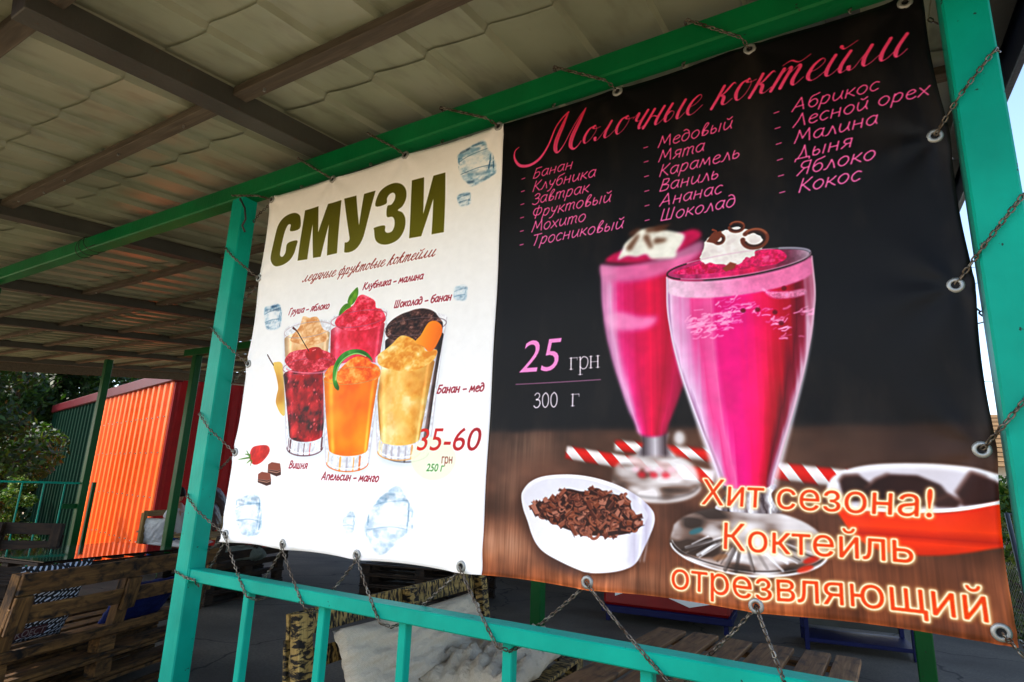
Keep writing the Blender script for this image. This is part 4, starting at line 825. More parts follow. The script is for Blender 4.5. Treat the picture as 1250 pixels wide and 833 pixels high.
# ================================================================ FRONT RAILING
rl = empty('railing', (0, 0, 0), label='turquoise steel railing below the banner with five thin uprights in view', cat='railing')
link('top_rail', bar_bm((-1.80, -.005, 1.043), (1.68, -.005, 1.036), .09, .06, .005), 'green_paint', rl)
link('bottom_rail', bar_bm((-1.80, 0, .14), (1.68, 0, .14), .04, .04, .003), 'green_paint', rl)
for x in (-1.35, -.818, -.345, .157, .682, 1.2): link('upright', bar_bm((x+.01, 0, .16), (x, 0, 1.012), .042, .042, .004, up=(0, 1, 0)), 'green_paint', rl)
b = bmesh.new()
for (x, z) in ((-1.795, 1.04), (1.678, 1.036)):
    for k in range(9): bmesh.ops.create_icosphere(b, subdivisions=1, radius=.007, matrix=Matrix.Translation((x, -.05, z-.03+.0075*k)))
for x in (-1.35, -.818, -.345, .157, .682, 1.2):
    for k in range(6): bmesh.ops.create_icosphere(b, subdivisions=1, radius=.0055, matrix=Matrix.Translation((x-.018+.007*k, -.021, 1.011)))
link('weld_beads', b, 'green_paint', rl, True)['kind'] = 'stuff'
# ================================================================ BANNER
ban = empty('banner', (0, 0, BZ0), label='large vinyl menu banner, smoothies on white and milkshakes on black', cat='banner')
im = bpy.data.images.new('banner_print', CW, CH); a_ = np.ones((CH, CW, 4), np.float32); a_[..., :3] = cv[::-1]; im.pixels.foreach_set(a_.ravel()); im.pack(); im.update()
m = NT('banner_vinyl'); tx = m.n('ShaderNodeTexImage'); tx.image = im; tx.interpolation = 'Linear'; tx.extension = 'EXTEND'
uvn = m.n('ShaderNodeUVMap'); m.l(uvn.outputs[0], tx.inputs[0])
gv_ = m.n('ShaderNodeNewGeometry').outputs['Position']; dn = m.noise(5, 6, m.scaled(gv_, (1, 1, .4))); dust = m.mix(m.ramp(dn, [(.5, (0, 0, 0, 1)), (.85, (.06, .06, .06, 1))]), tx.outputs[0], H(150, 130, 110))
m.bump(m.noise(2.5, 3, gv_), .12, .03); MAT['banner'] = m.set(dust, .48, 0, .14)
GT = [(333, 244.6), (405.6, 218.7), (495.6, 190), (609, 154.6), (753, 110.7), (915.4, 61.5), (1104.7, 3.4)]
GB = [(276.4, 652.5), (345, 664), (436.6, 677.4), (562.7, 691.8), (716.7, 711), (923.4, 739.7), (1222.5, 772.5)]
GL_ = [(316.9, 340), (304, 444.7), (288, 552.5)]; GR = [(1141, 168), (1165.6, 350.5), (1197.7, 549.4)]
gro = [onY(x, y, 0) for x, y in GT+GB+GL_+GR]
def bdisp(x, z):
    """out-of-plane shape: slack waves and puckers at the grommets (negative y is towards the viewer)"""
    d = .012*math.sin(x*2.1+.6)*math.sin((z-1.2)*1.5)+.004*math.sin(x*7+z*3)+.0025*math.sin(z*11-x*4)
    if min(x+BW/2, BW/2-x, z-BZ0, BZ1-z) < .03: d += .002
    for g in gro:
        dx, dz = x-g[0], z-g[2]; r = math.hypot(dx, dz); d += .0045*math.exp(-(r/.2)**2)*math.cos(math.atan2(dz, dx)*6+g[0]*9)*min(1, r/.04)
    return d
def edgefit(u, v):
    """edges pull in between the grommets"""
    x, z = -BW/2+u*BW, BZ1-v*(BZ1-BZ0)
    gx = sorted(g[0] for g in gro[:7]); gb = sorted(g[0] for g in gro[7:14])
    def sc(x, gs, amp):
        for a, b in zip(gs[:-1], gs[1:]):
            if a <= x <= b: return amp*math.sin(math.pi*(x-a)/(b-a))
        return 0
    z -= sc(x, gx, .010)*max(0, 1-v*6); z += sc(x, gb, .010)*max(0, 1-(1-v)*6)
    gz = sorted([gro[0][2], gro[14][2], gro[15][2], gro[16][2], gro[7][2]]); hz = sorted([gro[6][2], gro[17][2], gro[18][2], gro[19][2], gro[13][2]])
    x += (sc(z, gz, .008)+.006*math.sin(math.pi*v))*max(0, 1-u*8); x -= (sc(z, hz, .01)-.022*math.sin(math.pi*v))*max(0, 1-(1-u)*8)
    return x, z
def panel(name, u0, u1, nu, lab, off=0.):
    bm = bmesh.new(); uvl = bm.loops.layers.uv.new('UVMap'); nv = 110; G = []
    for j in range(nv+1):
        G.append([])
        for i in range(nu+1):
            u = u0+(u1-u0)*i/nu; v = j/nv; x, z = edgefit(u, v); G[-1].append((bm.verts.new((x, bdisp(x, z)+off, z-BZ0)), u, 1-v))
    for j in range(nv):
        for i in range(nu):
            q = (G[j][i], G[j+1][i], G[j+1][i+1], G[j][i+1]); f = bm.faces.new([t[0] for t in q])
            for lp, t in zip(f.loops, q): lp[uvl].uv = (t[1], t[2])
    o = link(name, bm, 'banner', ban, True, label=lab); md = o.modifiers.new('thick', 'SOLIDIFY'); md.thickness = .0014; md.offset = 1; return o
us = SEAM/CW
panel('print_panel', 0, us, 120, 'white half with six fruit smoothies')
panel('print_panel', us, 1, 120, 'black half with two pink milkshakes', off=-.0015)
def grom_me():
    bm = bmesh.new(); prof = [(.011, .000), (.011, -.0045), (.0135, -.0062), (.0185, -.0058), (.0225, -.003), (.0235, .0)]; n = 20; R_ = []
    for k in range(n):
        a = 2*math.pi*k/n; R_.append([bm.verts.new((r*math.cos(a), y, r*math.sin(a))) for r, y in prof])
    for k in range(n):
        for i in range(len(prof)-1): bm.faces.new((R_[k][i], R_[(k+1) % n][i], R_[(k+1) % n][i+1], R_[k][i+1]))
    c = bm.verts.new((0, -.0012, 0))
    for k in range(n): f = bm.faces.new((c, R_[(k+1) % n][0], R_[k][0])); f.material_index = 1
    bmesh.ops.recalc_face_normals(bm, faces=bm.faces)
    me = bpy.data.meshes.new('grommet'); bm.to_mesh(me); bm.free(); me.materials.append(MAT['zinc']); me.materials.append(MAT['hole']); me.shade_smooth(); return me
gm = grom_me()
for g in gro:
    o = link('grommet', gm, None, ban); o.location = (g[0], bdisp(g[0], g[2])-.003, g[2]-BZ0); o.rotation_euler = (0, random.uniform(0, 3), 0)
# ================================================================ CHAINS
def link_template(L=.0245, W=.0165, r=.0027, n=10, s=6):
    pts = []
    for k in range(n):
        a = 2*math.pi*k/n; pts.append(Vector(((L-W)/2*(1 if math.cos(a) > 0 else -1)+(W/2-r)*math.cos(a), (W/2-r)*math.sin(a), 0)))
    bm = tube_bm(pts, r, s, closed=True); V = np.array([v.co[:] for v in bm.verts]); F = [[v.index for v in f.verts] for f in (bm.verts.index_update() or bm.faces)]; bm.free(); return V, np.array(F)
LV, LF = link_template()
def chain(name, paths, label, pitch=.0190):
    c = Vector(paths[0][0]); root = empty(name, c, label=label, cat='chain')
    for path in paths:
        VV, FF = [], []; n = 0
        P = [Vector(p) for p in path]; seg = [(b-a).length for a, b in zip(P[:-1], P[1:])]; tot = sum(seg); N = max(1, int(tot/pitch)); 
        for k in range(N):
            d = (k+.5)*tot/N; i = 0
            while i < len(seg)-1 and d > seg[i]: d -= seg[i]; i += 1
            p = P[i].lerp(P[i+1], min(1, d/max(seg[i], 1e-6))); t = (P[i+1]-P[i]).normalized(); a = Vector((0, 1, 0)) if abs(t.y) < .8 else Vector((1, 0, 0)); u = t.cross(a).normalized(); v = t.cross(u)
            ro = (k % 2)*math.pi/2+.5+random.uniform(-.25, .25); uu = u*math.cos(ro)+v*math.sin(ro); vv = t.cross(uu); t2 = (t+uu*random.uniform(-.05, .05)).normalized()
            Mx = np.array([t2[:], uu[:], vv[:]]); VV.append(LV @ Mx+np.array(p[:])); FF.append(LF+n); n += len(LV)
        me = bpy.data.meshes.new('strand'); V = np.concatenate(VV)-np.array(c[:]); F = np.concatenate(FF); me.from_pydata(V.tolist(), [], F.tolist()); me.materials.append(MAT['chain']); me.shade_smooth()
        link('strand', me, None, root)
def sag(p, q, s=.01, n=6):
    p, q = Vector(p), Vector(q); return [p.lerp(q, k/n)-Vector((0, 0, s*4*(k/n)*(1-k/n))) for k in range(n+1)]
F_, B_ = -.066, .05
g = lambda i: Vector((gro[i][0], -.012, gro[i][2])); gb_ = lambda i: Vector((gro[i][0], .014, gro[i][2]))
bot = []; ends = [(301, 727), (372, 737), (464, 755), (607, 783), (815, 825), (968, 833)]
zt = lambda x: 1.0
for i, (px, py) in enumerate(ends):
    e = Vector(onY(px, py, F_)); e.z = min(e.z, 1.0) if i < 5 else 1.0
    bot.append(sag(g(7+i), e, .006)); nx = Vector((e.x+.035, 0, .985)); bot.append([e, nx-Vector((0, .03, 0)), Vector((e.x+.06, .045, 1.0))])
backs = [((322, 708), 8), ((405, 722), 9), ((515, 740), 10), ((652, 768), 11), ((863, 802), 12)]
for (px, py), gi in backs:
    e = Vector(onY(px, py, .055)); bot.append(sag(Vector((e.x-.03, .05, 1.0)), e, 0, 2)+sag(e, gb_(gi), .006))
bot.append(sag(gb_(7), Vector(onY(252, 700, .06)), .004))
chain('lashing_chain', bot, 'steel chain zigzagging between the banner\'s bottom edge and the turquoise rail')
top = []
for i in range(7):
    if i == 6: e = Vector((gro[6][0]-.12, -.066, 3.37))
    else: px, py = [(283, 239), (363, 195), (448, 168), (537, 133), (676, 86), (838, 27)][i]; e = Vector(onY(px, py, F_)); 
    if i: e.z = 3.375
    kn = g(i).lerp(e, min(.9, max(.1, (3.21-gro[i][2])/(e.z-gro[i][2])))); kn.y = -.064; top.append([g(i), kn, e])
    if i: top.append([e, e+Vector((-.01, .02, .008)), e+Vector((-.02, .11, .008)), e+Vector((-.03, .125, -.04)), e+Vector((-.04, .08, -.14))])
chain('lashing_chain', top, 'rusty chain looped over the green top beam and down to the banner')
lf = [[g(0)+Vector((0, .02, 0)), Vector(onY(316, 262, .03)), Vector(onY(300, 285, .05))]]
for gi, (px, py) in ((14, (275, 303)), (15, (258, 400)), (16, (243, 505)), (7, (228, 605))):
    e = Vector(onY(px, py, F_)); m_ = g(gi).lerp(e, .62); m_.y = -.07; lf.append([g(gi), m_, e]); lf.append([e, e+Vector((-.03, .03, .01)), e+Vector((-.03, .11, .02))])
for a, b, gi in (((290, 376), (311, 351), 14), ((276, 476), (297, 453), 15), ((261, 580), (282, 559), 16), ((250, 675), (268, 662), 7)):
    lf.append([Vector(onY(a[0], a[1], .06)), Vector(onY(b[0], b[1], .03)), gb_(gi)])
lf.append([Vector(onY(213, 697, F_)), Vector(onY(226, 705, F_)), Vector(onY(237, 708, F_)), Vector((-1.74, -.02, .99))])
chain('lashing_chain', lf, 'chain strands tying the banner\'s left edge to the turquoise post beside the pallet bench')
rg = []
for gi, (px, py) in ((17, (1215, 60)), (18, (1249, 238)), (19, (1256, 482)), (13, (1253, 805))):
    e = Vector(onY(px, py, F_)); m_ = g(gi).lerp(e, .4); m_.y = -.068; rg.append([g(gi), m_, e]); rg.append([e, e+Vector((.012, .03, .01)), e+Vector((.012, .12, .02))])
for a, b in (((1133, 23), (1146, 30)), ((1183, 369), (1203, 386)), ((1150, 180), (1163, 195))): rg.append([Vector(onY(a[0], a[1], .03)), Vector(onY(b[0], b[1], .06))])
chain('lashing_chain', rg, 'chain strands tying the banner\'s dark right edge to the wide post nearest the viewer')
# wire loops round the beam
b = bmesh.new()
for k, x in enumerate((-3.92, -3.84, -3.77)):
    P = []
    for j in range(14):
        a = 2*math.pi*j/14; P.append((x+.05*math.sin(a+k), .075*math.cos(a), 3.297+.078*math.sin(a)+.004*k))
    tube_bm(P, .003, 5, b, True)
tube_bm([(-3.77, -.07, 3.25), (-3.70, -.09, 3.22), (-3.62, -.07, 3.24)], .003, 5, b)
tag(link('binding_wire', b, 'black', None, True), 'black wire wound three times round the green beam', 'wire')
b = tube_bm([(-1.86, -.06, 3.22), (-1.8, -.1, 3.2), (-1.77, -.08, 3.14), (-1.76, -.07, 3.07), (-1.80, -.06, 3.04), (-1.78, -.05, 3.0)], .006, 6)
tag(link('binding_wire', b, 'black', None, True), 'rusty bent wire hook hanging beside the top of the left turquoise post', 'wire')
# ================================================================ FAR LEFT RAILING
fr = empty('railing', (-9.5, 2.8, 0), label='thin green railing at the far left in front of the trees', cat='railing')
def fp(name, bm, mat): o = link(name, bm, mat, fr); o.location = -Vector(fr.location); return o
fp('top_rail', bar_bm((-9.5, -1.2, 1.35), (-9.5, 2.95, 1.35), .03, .03, .002), 'green_paint')
for k in range(13): fp('upright', bar_bm((-9.5, 2.61-.28*k, .1), (-9.5, 2.61-.28*k, 1.335), .018, .018, .002, up=(0, 1, 0)), 'green_paint')
fp('bottom_rail', bar_bm((-9.5, -1.2, .12), (-9.5, 2.95, .12), .03, .03, .002), 'green_paint')
fp('end_post', bar_bm((-9.5, 3.02, 0), (-9.5, 3.02, 1.37), .05, .05, .003, up=(0, 1, 0)), 'shaded_green_paint')
fp('plate', bar_bm((-9.47, 2.62, 1.0), (-9.47, 2.85, 1.0), .012, .075, .002), 'shaded_green_paint')
# ================================================================ PALLET FURNITURE
def pallet_bench(root_loc, rz, L, mat, seat_h=.43, back_h=.52, depth=.8, pal=3, label='', rear_full=True, wd=None):
    """origin at the middle of the back's foot; local x along the bench, local -y is where the sitter looks"""
    t = empty('pallet_bench', root_loc, rz, label=label, cat='bench')
    j = lambda a=.006: random.uniform(-a, a)
    ph = seat_h/pal
    for p in range(pal):
        z0 = p*ph
        for yy in (-.06, -depth/2, -depth+.06): plank('bottom_board', (-L/2+j(), yy+j(), z0+.014), (L/2+j(), yy+j(), z0+.014), .1, .022, mat, t)
        for xx in (-L/2+.08, 0, L/2-.08):
            for yy in (-.06, -depth/2, -depth+.06): plank('block', (xx-.07+j(), yy, z0+ph*.5), (xx+.07+j(), yy, z0+ph*.5), .09, ph-.05, mat, t)
            plank('bearer', (xx, -depth+.02, z0+ph-.036), (xx, -.02, z0+ph-.036), .1, .02, mat, t)
        nb = 5
        for k in range(nb): yy = -.055-(depth-.11)*k/(nb-1); plank('deck_board', (-L/2+j(), yy, z0+ph-.012), (L/2+j(), yy, z0+ph-.012), .11, .022, mat, t)
    tilt = .16; zs = seat_h
    def bp(h, y): return (y+h*math.sin(tilt)*1.0, zs+h*math.cos(tilt))
    for h, hh, yy in ((back_h-.065, .125, .04), (back_h-.25, .1, .03), (.03, .06, .03)):
        y, z = bp(h, yy); plank('back_board', (-L/2+j(), y, z+j()), (L/2+j(), y, z+j()), .022, hh, mat, t, up=(0, math.sin(tilt), math.cos(tilt)))
    for xx in (-L/2+.05, 0, L/2-.05):
        y0, z0 = bp(.0, -.005); y1, z1 = bp(back_h-.005, -.005); plank('back_upright', (xx, y0, z0), (xx, y1, z1), .1, .062, mat, t, up=(0, 1, 0))
        y0, z0 = bp(.16, .055); y1, z1 = bp(back_h-.13, .055); plank('back_brace', (xx, y0, z0), (xx, y1, z1), .12, .02, mat, t, up=(0, 1, 0))
    return t
def cushion(name, loc, rz, size, mat, tilt=0., label='', seed=1, puff=.5, cat='cushion', wr=.012, corners=.0):
    sx, sy, sz = size; bm = bmesh.new(); n = 26; r = random.Random(seed); ph = [r.uniform(0, 6) for _ in range(8)]
    top, botm = [], []
    for s, G in ((1, top), (-1, botm)):
        for j in range(n+1):
            G.append([])
            for i in range(n+1):
                u, v = -1+2*i/n, -1+2*j/n; e = max(0, (1-abs(u)**2.6)*(1-abs(v)**2.6))**puff
                pull = 1-.05*(1-abs(u))*abs(v)**3
                wv = wr*(math.sin(u*9+ph[0]+v*3)*math.sin(v*7+ph[1])+.6*math.sin(u*17+v*12+ph[2])+.5*math.sin(v*23-u*6+ph[3]))*(.3+e)
                x, y = u*sx/2*(1-.04*(1-v*v)*abs(u)**3), v*sy/2*(1-.05*(1-u*u)*abs(v)**3); z = s*sz/2*e+wv*(1 if s > 0 else .4)
                if s < 0 and (i in (0, n) or j in (0, n)): G[-1].append(top[j][i])
                else: G[-1].append(bm.verts.new((x, y, z)))
    for s, G in ((1, top), (-1, botm)):
        for j in range(n):
            for i in range(n):
                q = (G[j][i], G[j][i+1], G[j+1][i+1], G[j+1][i]); bm.faces.new(q if s > 0 else q[::-1])
    o = link(name, bm, mat, None, True, label=label, cat=cat); o.location = loc; o.rotation_mode = 'XYZ'; o.rotation_euler = (tilt, 0, rz); return o
def local(o, p): return Matrix.Translation(o.location) @ Matrix.Rotation(o.rotation_euler.z, 4, 'Z') @ Vector(p)
# left bench, seen from behind: ends (-3.05,-.33) and (-3.6,1.25)
a, b = Vector((-3.0, -.36, 0)), Vector((-3.62, 1.30, 0)); dv = b-a; Lb = dv.length; rz = math.atan2(dv.y, dv.x)
# local -y (sitter looks) must be -x side: local x = d, local y = (-d.y, d.x) -> for d=(-.35,.94): (-.94,-.35); sitter looks to +local y, so turn round
rzL = rz+math.pi; mid = (a+b)/2+Vector((-.06, -.02, 0))
bl_ = pallet_bench(mid, rzL, Lb, 'pallet_wood', .46, .5, label='brown pallet bench at lower left seen from behind, nearest the viewer')
bc = cushion('cushion', local(bl_, (.43, -.19, .71)), rzL, (.54, .53, .14), 'basket', math.radians(72), 'black and white basket weave cushion behind the boards of the left pallet bench', 3)
link('patch', box_bm(.22, .06, .004, .001), 'dark_red_print', bc, label='dark red strip with pale lettering').location = (.06, -.15, -.076)
tcu = bpy.data.curves.new('lettering', 'FONT'); tcu.body = 'KOECT'; tcu.size = .062; tcu.align_x = 'CENTER'; tcu.extrude = .001; tob = bpy.data.objects.new('lettering', tcu); COL.objects.link(tob); bpy.context.view_layer.update()
tme = bpy.data.meshes.new_from_object(tob); bpy.data.objects.remove(tob); tl = link('lettering', tme, None, bc); tme.materials.clear(); tme.materials.append(MAT['faded_print']); tl.location = (.06, -.172, -.080); tl.rotation_euler = (0, math.pi, 0)
cushion('cushion', local(bl_, (-.45, -.2, .56)), rzL, (.62, .4, .14), 'blue_cloth', math.radians(60), 'blue cushion glimpsed between the boards of the left pallet bench', 4)
# table with a black glass top
tc = Vector((-5.2, 1.05, 0)); trz = math.atan2(1.35, -.28)
tb = empty('pallet_table', tc, trz, label='pallet table with a glossy black glass top behind the left bench', cat='table')
link('glass_top', box_bm(1.42, .95, .012, .003, loc=(0, 0, .806)), 'black_glass', tb)
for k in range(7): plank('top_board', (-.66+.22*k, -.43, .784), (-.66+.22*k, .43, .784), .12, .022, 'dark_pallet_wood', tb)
for yy in (-.42, 0, .42): plank('rail_board', (-.7, yy, .75), (.7, yy, .75), .09, .03, 'dark_pallet_wood', tb)
for xx in (-.62, .62):
    for yy in (-.38, .38): plank('leg', (xx, yy, 0), (xx, yy, .735), .09, .09, 'dark_pallet_wood', tb)
# dark bench at far left
e0 = Vector(onZ(74, 640, .95)); dd = Vector((-.44, -.40, 0)).normalized(); e1 = e0+dd*1.3; mm = (e0+e1)/2; mm.z = 0
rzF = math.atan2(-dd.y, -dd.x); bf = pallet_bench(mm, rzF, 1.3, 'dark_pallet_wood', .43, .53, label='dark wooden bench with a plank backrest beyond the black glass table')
# burnt bench, middle, facing right
a, b = Vector((-1.16, .2, 0)), Vector((-1.36, 2.25, 0)); dv = b-a; rz = math.atan2(dv.y, dv.x)
bb_ = pallet_bench((a+b)/2, rz, dv.length, 'burnt_wood', .40, .50, label='scorched yellow pallet bench below the banner with beige cushions on it')
cushion('cushion', local(bb_, (-.16, -.17, .60)), rz, (1.5, .46, .2), 'sack_cloth', math.radians(66), 'long beige sackcloth cushion leaning on the scorched bench back', 5, .45, wr=.022)
cushion('cushion', local(bb_, (.28, -.5, .50)), rz+.1, (1.3, .62, .2), 'sack_cloth', math.radians(-3), 'crumpled beige sackcloth cushion lying on the scorched bench seat', 9, .45, wr=.03)
# table with a plank top, right
t2 = empty('plank_table', (.66, 1.2, 0), math.radians(-1), label='low brown plank table at lower right behind the turquoise rail', cat='table')
ks = [(-.47, .17), (-.27, .15), (-.08, .16), (.13, .18), (.34, .13), (.49, .12)]
for k, (xx, ww) in enumerate(ks): plank('top_board', (xx, -.72+random.uniform(-.01, .01), .735), (xx, .72+random.uniform(-.015, .01), .735), ww, .026, 'table_wood', t2, bev=.004)
for yy in (-.6, 0, .6): plank('cross_board', (-.54, yy, .705), (.54, yy, .705), .1, .03, 'pallet_wood', t2)
for xx in (-.46, .46):
    for yy in (-.6, .6): plank('leg', (xx, yy, 0), (xx, yy, .69), .09, .09, 'pallet_wood', t2)
# drinks freezer and blue rack
pz = onZ(770, 750, .12); 
fz = empty('chest_freezer', (-1.0, 5.9, 0), math.radians(6), label='red chest freezer on a blue frame behind the banner\'s lower edge', cat='freezer')
link('body', box_bm(1.5, .7, .66, .03, loc=(0, 0, .52)), 'red_paint', fz); link('lid', box_bm(1.52, .72, .05, .015, loc=(0, 0, .88)), 'white_paint', fz)
link('base_frame', box_bm(1.54, .74, .08, .006, loc=(0, 0, .15)), 'blue_paint', fz)
bm = bmesh.new(); P = [(-.6, .30), (-.3, .42), (0, .36), (.3, .26), (.62, .34), (.62, .40), (.3, .33), (0, .44), (-.3, .50), (-.6, .38)]
fv = [bm.verts.new((x, -.3535, z)) for x, z in P]
for i in range(4): bm.faces.new((fv[i], fv[i+1], fv[8-i], fv[9-i]))
link('swoosh', bm, 'white_paint', fz, label='white wave printed on the red front')
for xx in (-.7, .7):
    for yy in (-.3, .3): link('foot', box_bm(.05, .05, .12, .004, loc=(xx, yy, .06)), 'blue_paint', fz)
rk = empty('metal_rack', (1.02, 6.0, 0), math.radians(10), label='low blue steel rack standing right of the red freezer', cat='rack')
for z in (.1, .5, .9): link('shelf', box_bm(1.05, .62, .04, .004, loc=(0, 0, z)), 'blue_paint' if z < .3 else 'dark_steel', rk)
for xx in (-.5, .5):
    for yy in (-.29, .29): link('leg', box_bm(.045, .045, 1.1, .004, loc=(xx, yy, .55)), 'blue_paint', rk)
link('back_sheet', box_bm(1.0, .01, .9, .002, loc=(0, .3, .6)), 'dark_steel', rk)
# added timber wall at the back, keeps the space under the banner dark
bw = empty('added_dark_wall', (-3.2, 9.2, 0), label='added dark timber wall cutting light at the far side of the canopy', cat='wall')
for k in range(40):
    o = link('board', cache.setdefault('wb', link_mesh('board', box_bm(.192, .03, 3.3, .004), 'wall_wood')), None, bw); o.location = (-3.9+.2*k, random.uniform(-.006, .006), 1.65)
# ================================================================ ORANGE AND RED SHED
P0 = Vector(onX(200, 560, -15.4)); P0.z = -2.2
hz_dir = Vector((ray(-178, 561)[0], ray(-178, 561)[1], 0)).normalized(); rz_dir = Vector((ray(1290, 621)[0], ray(1290, 621)[1], 0)).normalized()
sh = empty('shed', P0, 0, label='shed clad in corrugated sheet, bright orange, shade-darkened green and red sides', cat='shed')
def ztop(px, py, p): # height at plan point p seen at photo row py
    v = ray(px, py); t = math.hypot(p.x-CP[0], p.y-CP[1])/math.hypot(v[0], v[1]); return CP[2]+v[2]*t
def along(px, o, d):
    v = ray(px, 560); A = np.array([[v[0], -d.x], [v[1], -d.y]]); s_ = np.linalg.solve(A, np.array([o.x-CP[0], o.y-CP[1]])); return s_[1]
sF = along(56, P0, hz_dir); sB = along(112, P0, hz_dir); zc = ztop(217, 460, P0); zf = ztop(67, 500, P0+hz_dir*sF)
def corr(name, s0, s1, d, z0, zt0, zt1, mat, pitch=.19, amp=.022, lab=None):
    L = s1-s0; pitch = sB/15; amp = pitch*.16; n = max(2, int(L/pitch*6)); bm = bmesh.new(); nrm = Vector((d.y, -d.x, 0)); 
    if nrm.dot(Vector((CP[0], CP[1], 0))-P0) < 0: nrm = -nrm
    A, B = [], []
    for i in range(n+1):
        s_ = s0+L*i/n; k = (i % 6); off = amp*(1 if k in (1, 2, 3) else 0); q = d*s_+nrm*off; zt = zt0+(zt1-zt0)*i/n
        A.append(bm.verts.new((q.x, q.y, 0+z0))); B.append(bm.verts.new((q.x, q.y, zt-P0.z)))
    for i in range(n): bm.faces.new((A[i], A[i+1], B[i+1], B[i]))
    o = link(name, bm, mat, sh, label=lab); md = o.modifiers.new('t', 'SOLIDIFY'); md.thickness = .004; return o
zAt = lambda s_: zc+(zf-zc)*s_/sF
corr('wall_sheet', 0, sB-.005, hz_dir, 0, zAt(0)-.28, zAt(sB)-.28, 'orange_sheet', lab='bright orange corrugated wall')
corr('wall_sheet', sB+.005, sF, hz_dir, 0, zAt(sB)-.1, zAt(sF)-.1, 'shaded_green_sheet', lab='green corrugated wall with shade put into its colour')
o_ = corr('wall_sheet', 0, sB-.005, hz_dir, zAt(0)-.75-P0.z, zAt(0)-.06, zAt(sB)-.06, 'orange_sheet', lab='orange upper course of sheet'); 
o_.location = Vector((CP[0]-P0.x, CP[1]-P0.y, 0)).normalized()*.012
zr = ztop(296, 467.5, P0+rz_dir*along(282, P0, rz_dir)); sR = along(282, P0, rz_dir)
corr('wall_sheet', 0.01, 7, rz_dir, 0, zc-.1, zc-.1+(zr-zc)/sR*7, 'red_sheet', lab='shaded dark red corrugated wall')
b = bmesh.new(); nr_ = Vector((hz_dir.y, -hz_dir.x, 0)); nr_ = nr_ if nr_.dot(Vector((CP[0], CP[1], 0))-P0) > 0 else -nr_
for zz in (.7, 1.9, 3.1, 4.3, 5.3):
    for k in range(int(sB/.5)): q = hz_dir*(.25+.5*k)+nr_*(sB/15*.16+.02); box_bm(.03, .03, .03, 0, b, loc=(q.x, q.y, zz+.02*math.sin(k*3)))
link('screw_heads', b, 'zinc', sh)['kind'] = 'stuff'
def fas(p, q, z0, z1, nm='roof_edge'): link(nm, bar_bm((p.x, p.y, z0-P0.z), (q.x, q.y, z1-P0.z), .3, .34, .03), 'maroon_paint', sh)
fas(-hz_dir*.1, hz_dir*(sF+.2), zAt(0)+.02, zAt(sF)+.02)
link('roof_edge', bar_bm((0, 0, zc-P0.z+.01), (rz_dir.x*7, rz_dir.y*7, zc+(zr-zc)/sR*7-P0.z+.01), .14, .14, .02), 'maroon_paint', sh)
link('corner_trim', bar_bm((0, 0, 0), (0, 0, zc-P0.z-.1), .09, .09, .004, up=(0, 1, 0)), 'red_sheet', sh)
bm = bmesh.new(); C0, C1, C2, C3 = Vector((0, 0, zc-P0.z+.05)), hz_dir*sF+Vector((0, 0, zf-P0.z+.05)), hz_dir*sF+rz_dir*7+Vector((0, 0, zf-P0.z+.05)), rz_dir*7+Vector((0, 0, zr-P0.z))
bm.faces.new([bm.verts.new(c) for c in (C0, C1, C2, C3)]); o = link('roof', bm, 'maroon_paint', sh); o.modifiers.new('t', 'SOLIDIFY').thickness = .05
corr('wall_sheet', 0, 7, rz_dir, 0, zf-.1, zf-.1, 'shaded_green_sheet').location = hz_dir*sF
# ================================================================ TREES AND SHRUBS
def leaves_me(name, centers, rads, n, size, seed, mat, flat=.8):
    r = np.random.RandomState(seed); k = r.choice(len(centers), n, p=np.array(rads)**2/np.sum(np.array(rads)**2)); c = np.array(centers)[k]; R_ = np.array(rads)[k]
    d = r.normal(size=(n, 3)); d /= np.linalg.norm(d, axis=1)[:, None]; rad = r.uniform(.35, 1.05, n)**.5; p = c+d*(R_*rad)[:, None]*np.array([1, 1, flat])
    nr = d*.6+r.normal(size=(n, 3))*.8+np.array([0, 0, .5]); nr /= np.linalg.norm(nr, axis=1)[:, None]; t = np.cross(nr, r.normal(size=(n, 3))); t /= np.linalg.norm(t, axis=1)[:, None]; b_ = np.cross(nr, t)
    s = size*r.uniform(.6, 1.4, n)[:, None]; q = [p-t*s, p+b_*s*.45-t*s*.1, p+t*s, p-b_*s*.45-t*s*.1]; V = np.stack(q, 1).reshape(-1, 3); me = bpy.data.meshes.new(name)
    me.vertices.add(4*n); me.vertices.foreach_set('co', V.ravel()); me.loops.add(4*n); me.loops.foreach_set('vertex_index', np.arange(4*n)); me.polygons.add(n); me.polygons.foreach_set('loop_start', np.arange(0, 4*n, 4)); me.polygons.foreach_set('loop_total', np.full(n, 4)); me.update(); me.materials.append(MAT[mat]); return me
